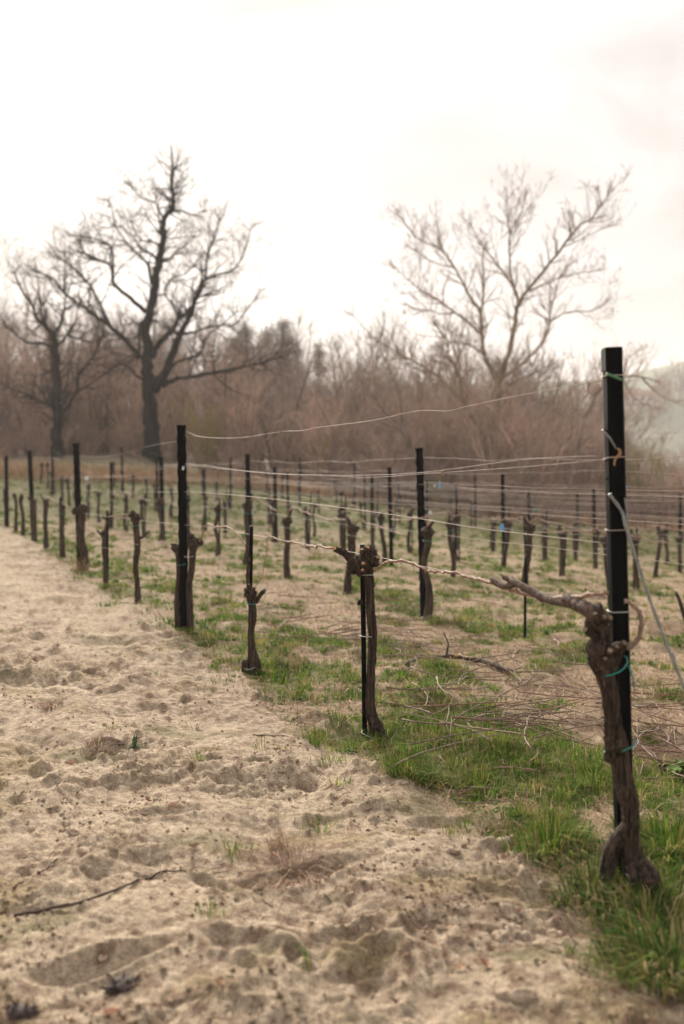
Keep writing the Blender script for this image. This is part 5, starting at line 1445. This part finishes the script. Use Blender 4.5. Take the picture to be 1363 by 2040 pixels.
tuft(850, 1490, .14, .22, 26, 'thin reddish dead stalks standing right of the focused vine', np.array([[.30, .17, .10], [.35, .22, .13]]), 'litter', (.05, .3), 'dry_stalks', 'dry grass', .0032)
tuft(160, 1140, .12, .35, 60, 'pale dead grass leaning on the vine of the third post', STRAW, 'litter', (.05, .5), 'dry_stalks', 'dry grass', .006)

# dead leaves one can pick out
def dead_leaf(px, py, L, yaw, tilt, c, label):
    p = G(px, py); mb = MB(); r = random.Random(int(px)); d = Vector((math.cos(yaw), math.sin(yaw), 0)); s = Vector((-d.y, d.x, 0)); prof = [0.05, .5, .75, .62, .9, .7, .8, .45, .05]; prev = None
    for j, w_ in enumerate(prof):
        t = j / 8 - .5; cu = .25 * (t * t) * L * 2; q = d * t * L + Vector((0, 0, cu + .006)); w2 = w_ * L * .36
        cur = (q - s * w2 + Vector((0, 0, w2 * .5)), q, q + s * w2 + Vector((0, 0, w2 * (.5 + tilt))))
        if prev: mb.poly([prev[0], prev[1], cur[1], cur[0]]); mb.poly([prev[1], prev[2], cur[2], cur[1]])
        prev = cur
    mb.tube([d * L * .5 + Vector((0, 0, .012)), d * L * .7 + Vector((0, 0, .008))], [.0012, .0008], 4)
    nm = 'leaf_%d' % int(px * 3 + py); M[nm] = mat_plain('dead_leaf_skin', c, .8, .3, 40)
    o = mb.build('dead_leaf', nm); o.location = p; tag(o, label, 'leaf', 'dead leaves on the ground')
for a in [(966, 1928, .05, 1.9, 1.2, (.26, .12, .07), 'rust brown curled leaf near the bottom centre right'), (915, 1932, .045, .2, .1, (.52, .36, .23), 'pale tan leaf lying left of the rust brown leaf'), (545, 1708, .05, 2.3, .4, (.48, .29, .19), 'pink tan leaf beside the dry weed'), (437, 1965, .04, 2.4, .4, (.33, .19, .11), 'brown leaf low on the sand left of centre'), (180, 1484, .045, .3, .2, (.50, .37, .28), 'pale leaf at the left end of the wood chip'), (140, 1525, .06, .4, .2, (.38, .23, .16), 'large tan leaf flat on the sand at left'), (205, 1916, .04, 1.5, .3, (.46, .33, .25), 'pale pinkish leaf above the dark withered lump'), (345, 1610, .05, .8, .3, (.36, .22, .15), 'brown leaf in the middle of the sand at left'), (297, 1600, .035, 2.6, .6, (.30, .14, .09), 'small rusty leaf left of centre on the sand'), (1047, 1540, .05, .2, .4, (.50, .34, .23), 'tan leaf in the grass left of the corner vine'), (925, 1510, .06, .8, .3, (.5, .35, .25), 'large pale leaf in the grass right of the big tuft'), (385, 1690, .035, .2, .3, (.28, .16, .11), 'dark brown narrow leaf left of the seedling clump'), (645, 1370, .05, .3, .5, (.46, .33, .25), 'pale curled leaf left of the vine in focus'), (220, 2025, .04, .3, .5, (.5, .27, .18), 'orange leaf at the bottom edge left of centre'), (1035, 1820, .03, .9, .5, (.3, .17, .12), 'small brown leaf left of the clods')]:
    dead_leaf(*a)

# clods of earth
def clod(px, py, s, seed, label):
    p = G(px, py); r = random.Random(seed); mb = MB(); nu, nv = 18, 12
    for i in range(nv + 1):
        ph = math.pi * i / nv
        for j in range(nu):
            a = 2 * math.pi * j / nu; d = Vector((math.sin(ph) * math.cos(a), math.sin(ph) * math.sin(a), math.cos(ph) * .75)); k = 1 + .5 * mnoise.noise(d * 1.7 + Vector((seed * 3.1, 0, 0))) + .30 * mnoise.noise(d * 4.5 + Vector((0, seed, 0))) + .14 * mnoise.noise(d * 11); mb.v.append(tuple(d * s * k))
    for i in range(nv):
        for j in range(nu):
            j2 = (j + 1) % nu; mb.f.append((i * nu + j, (i + 1) * nu + j, (i + 1) * nu + j2, i * nu + j2)); mb.sm.append(True)
    o = mb.build('soil_clod', 'stone'); o.scale = (1.15, .9, .75); o.location = p + Vector((0, 0, s * .08)); o.rotation_euler = (r.uniform(-.4, .4), r.uniform(-.4, .4), r.uniform(0, 6)); tag(o, label, 'clod', 'clods of dry earth')
for i, (px, py, s, lab) in enumerate([(1022, 1862, .030, 'largest pale clod in the cluster near the lower right'), (1050, 1872, .030, 'right clod of the pale cluster near the lower right'), (1000, 1868, .026, 'left clod of the pale cluster near the lower right'), (1018, 1876, .015, 'smallest clod in front of the pale cluster'), (1104, 1866, .026, 'single clod right of the pale cluster'), (1040, 1988, .034, 'big pale clod by the bottom edge right of centre'), (1006, 1985, .024, 'clod left of the big pale clod at the bottom edge'), (905, 1700, .026, 'clod at the sand edge left of the corner vine'), (1010, 1680, .040, 'crumbling clod on the lip of the sand edge'), (880, 1850, .013, 'small stone in a hollow left of the pale clods'), (148, 1660, .022, 'small clod on the sand at left'), (800, 1562, .026, 'small clod under the big tuft at the sand edge')]):
    clod(px, py, s, i + 1, lab)

# sticks lying on the sand and the lichened branch
def ground_stick(pl, r0, r1, name, label, cat, mat='stick', lift=.0, n=7, jit=.004):
    P = smooth_path([G(*p) + Vector((0, 0, r0 * .7 + lift)) for p in pl], 5)
    P = [Vector((p.x, p.y, max(p.z, h1(p.x, p.y) + r0 * .6))) for p in P]; r = random.Random(len(pl))
    for i in range(1, len(P) - 1): P[i] = P[i] + Vector((r.uniform(-jit, jit), r.uniform(-jit, jit), r.uniform(-.3, .6) * jit))
    e_ = empty(name, P[0]); m = len(P); mb = MB(); mb.tube(P, [(r0 + (r1 - r0) * i / (m - 1)) * (1.3 if i % 5 == 3 else 1) for i in range(m)], n); mb.build('stem', mat, e_, P[0])
    tag(e_, label, cat, None); return e_, P
ground_stick([(28, 1826), (90, 1815), (160, 1800), (230, 1775), (300, 1752), (340, 1740), (372, 1739)], .0055, .002, 'cane_stick', 'long thin brown cane lying across the sand at lower left', 'stick')
ground_stick([(28, 1772), (60, 1752), (95, 1730), (115, 1712)], .003, .0015, 'twig', 'short thin twig above the long cane at lower left', 'stick')
ground_stick([(503, 1465), (540, 1466), (575, 1468)], .003, .0015, 'twig', 'short dark twig on the sand left of the vine in focus', 'stick')
ground_stick([(205, 1475), (225, 1478), (248, 1486)], .014, .009, 'wood_chip', 'weathered grey wood chip beside the rosette plant', 'wood', 'cane_old', .0, 7)
e_, P = ground_stick([(1015, 1345), (975, 1328), (930, 1318), (880, 1314), (845, 1312), (810, 1328)], .020, .010, 'fallen_branch', 'thick fallen branch with orange lichen behind the vine in focus', 'branch', 'stick', .01, 10, .008)
for i in (8, 10, 12, 16, 18):
    mb = MB(); burl(mb, P[i] - P[0] + Vector((0, -.004, .014)), .012, .009, i, 6); mb.build('lichen', 'lichen', e_)
mb = MB(); q = P[14] - P[0]; mb.tube([q, q + Vector((.02, .03, .09)), q + Vector((-.02, .03, .19))], [.010, .007, .004], 6); mb.build('side_twig', 'stick', e_)

# ------------------------------------------------------------------ prunings left lying between the rows
def cane_proto(seed):
    r = random.Random(seed); L = r.uniform(.5, 1.15); m = 9; P = [Vector((-L / 2, 0, 0))]; a = r.uniform(-.3, .3); cv = r.uniform(-.22, .22)
    for i in range(m):
        a += cv + r.uniform(-.12, .12); P.append(P[-1] + Vector((math.cos(a), math.sin(a), r.uniform(-.05, .07))) * L / m)
    r0 = r.uniform(.0042, .0075); mb = MB(); mb.tube(P, [(r0 * (1 - .5 * i / m)) * (1.25 if i % 2 else 1) for i in range(m + 1)], 5)
    if r.random() < .6:
        i = r.randrange(3, 7); q = P[i]; d = Vector((math.cos(a + .8), math.sin(a + .8), .3)); mb.tube([q, q + d * L * .12, q + d * L * .25 + Vector((0, 0, .03))], [r0 * .7, r0 * .55, r0 * .3], 4)
    me = mb.mesh('pruned_cane'); me.materials.append(M['cane_old' if seed % 2 else 'cane']); return me
cps_ = [cane_proto(400 + i) for i in range(14)]
rc = random.Random(31)
def lay(px, py, zl, yaw, label, group, sc=.78):
    c = G(px, py); me = cps_[rc.randrange(14)]; o = bpy.data.objects.new('pruned_cane', me); col.objects.link(o)
    d = .3; x1, y1 = c.x + math.cos(yaw) * d, c.y + math.sin(yaw) * d; x2, y2 = c.x - math.cos(yaw) * d, c.y - math.sin(yaw) * d
    z1, z2 = h1(x1, y1), h1(x2, y2); pit = math.atan2(z1 - z2, 2 * d)
    o.location = (c.x, c.y, max((z1 + z2) / 2, c.z) + zl); o.rotation_euler = (rc.uniform(-.15, .15), -pit + rc.uniform(-.05, .05), yaw); o.scale = (sc, sc, sc)
    tag(o, label, 'cane', group)
for i in range(84):
    px, py = rc.gauss(1040, 150), rc.gauss(1415, 62)
    if py > 1560 or py < 1290 or px < 850: continue
    lay(px, py, .012 + rc.random() ** 2 * .10, rc.gauss(.3, 1.1), 'thin pruned cane lying in the heap left of the corner vine', 'pruned canes heaped left of the corner vine')
for i in range(34):
    px, py = rc.uniform(1255, 1390), rc.gauss(1480, 45)
    lay(px, py, .012 + rc.random() ** 2 * .05, rc.gauss(-.1, .8), 'thin pruned cane lying right of the corner vine', 'pruned canes right of the corner vine')
for i in range(46):
    px, py = rc.uniform(520, 860), rc.gauss(1245, 34)
    if py < 1180: continue
    lay(px, py, .012 + rc.random() ** 2 * .06, rc.gauss(.3, .7), 'thin pruned cane lying behind the vine in focus', 'pruned canes behind the vine in focus')
for i in range(30):
    px, py = rc.uniform(900, 1330), rc.uniform(1150, 1215)
    lay(px, py, .012 + rc.random() ** 2 * .08, rc.gauss(.3, .7), 'pruned cane lying at the foot of the second vine row', 'pruned canes at the second row')
for i in range(24):
    px, py = rc.uniform(760, 1180), rc.uniform(1560, 1660)
    if px < 850 + (py - 1560) * 2: continue
    lay(px, py, .01, rc.uniform(0, 3.1), 'short pruned cane in the green grass beside the sand edge', 'pruned canes in the grass by the sand edge', .45)
for i in range(26):
    px, py = rc.uniform(790, 960), rc.uniform(1270, 1330)
    lay(px, py, .01 + rc.random() * .06, rc.uniform(0, 3.1), 'short dark cane around the fallen lichened branch', 'pruned canes around the fallen branch', .6)

# ------------------------------------------------------------------ haze over the valley
def haze():
    b = MB(); b.box((0, 0, 0), (1, 1, 1)); o = bpy.data.objects.new('haze', b.mesh('haze')); col.objects.link(o)
    zmin, zmax = -60.0, 95.0
    o.location = (0, 0, (zmin + zmax) / 2); o.scale = (960, 960, (zmax - zmin) / 2)
    m = bpy.data.materials.new('haze_air'); m.use_nodes = True; t = m.node_tree; t.nodes.clear()
    out = t.nodes.new('ShaderNodeOutputMaterial'); v = t.nodes.new('ShaderNodeVolumePrincipled')
    v.inputs['Color'].default_value = (.95, .925, .915, 1); v.inputs['Density'].default_value = .0007; v.inputs['Anisotropy'].default_value = .2
    t.links.new(v.outputs['Volume'], out.inputs['Volume']); o.data.materials.append(m)
    o['kind'] = 'stuff'; tag(o, 'pale hazy air over the vineyard and valley', 'haze')
haze()
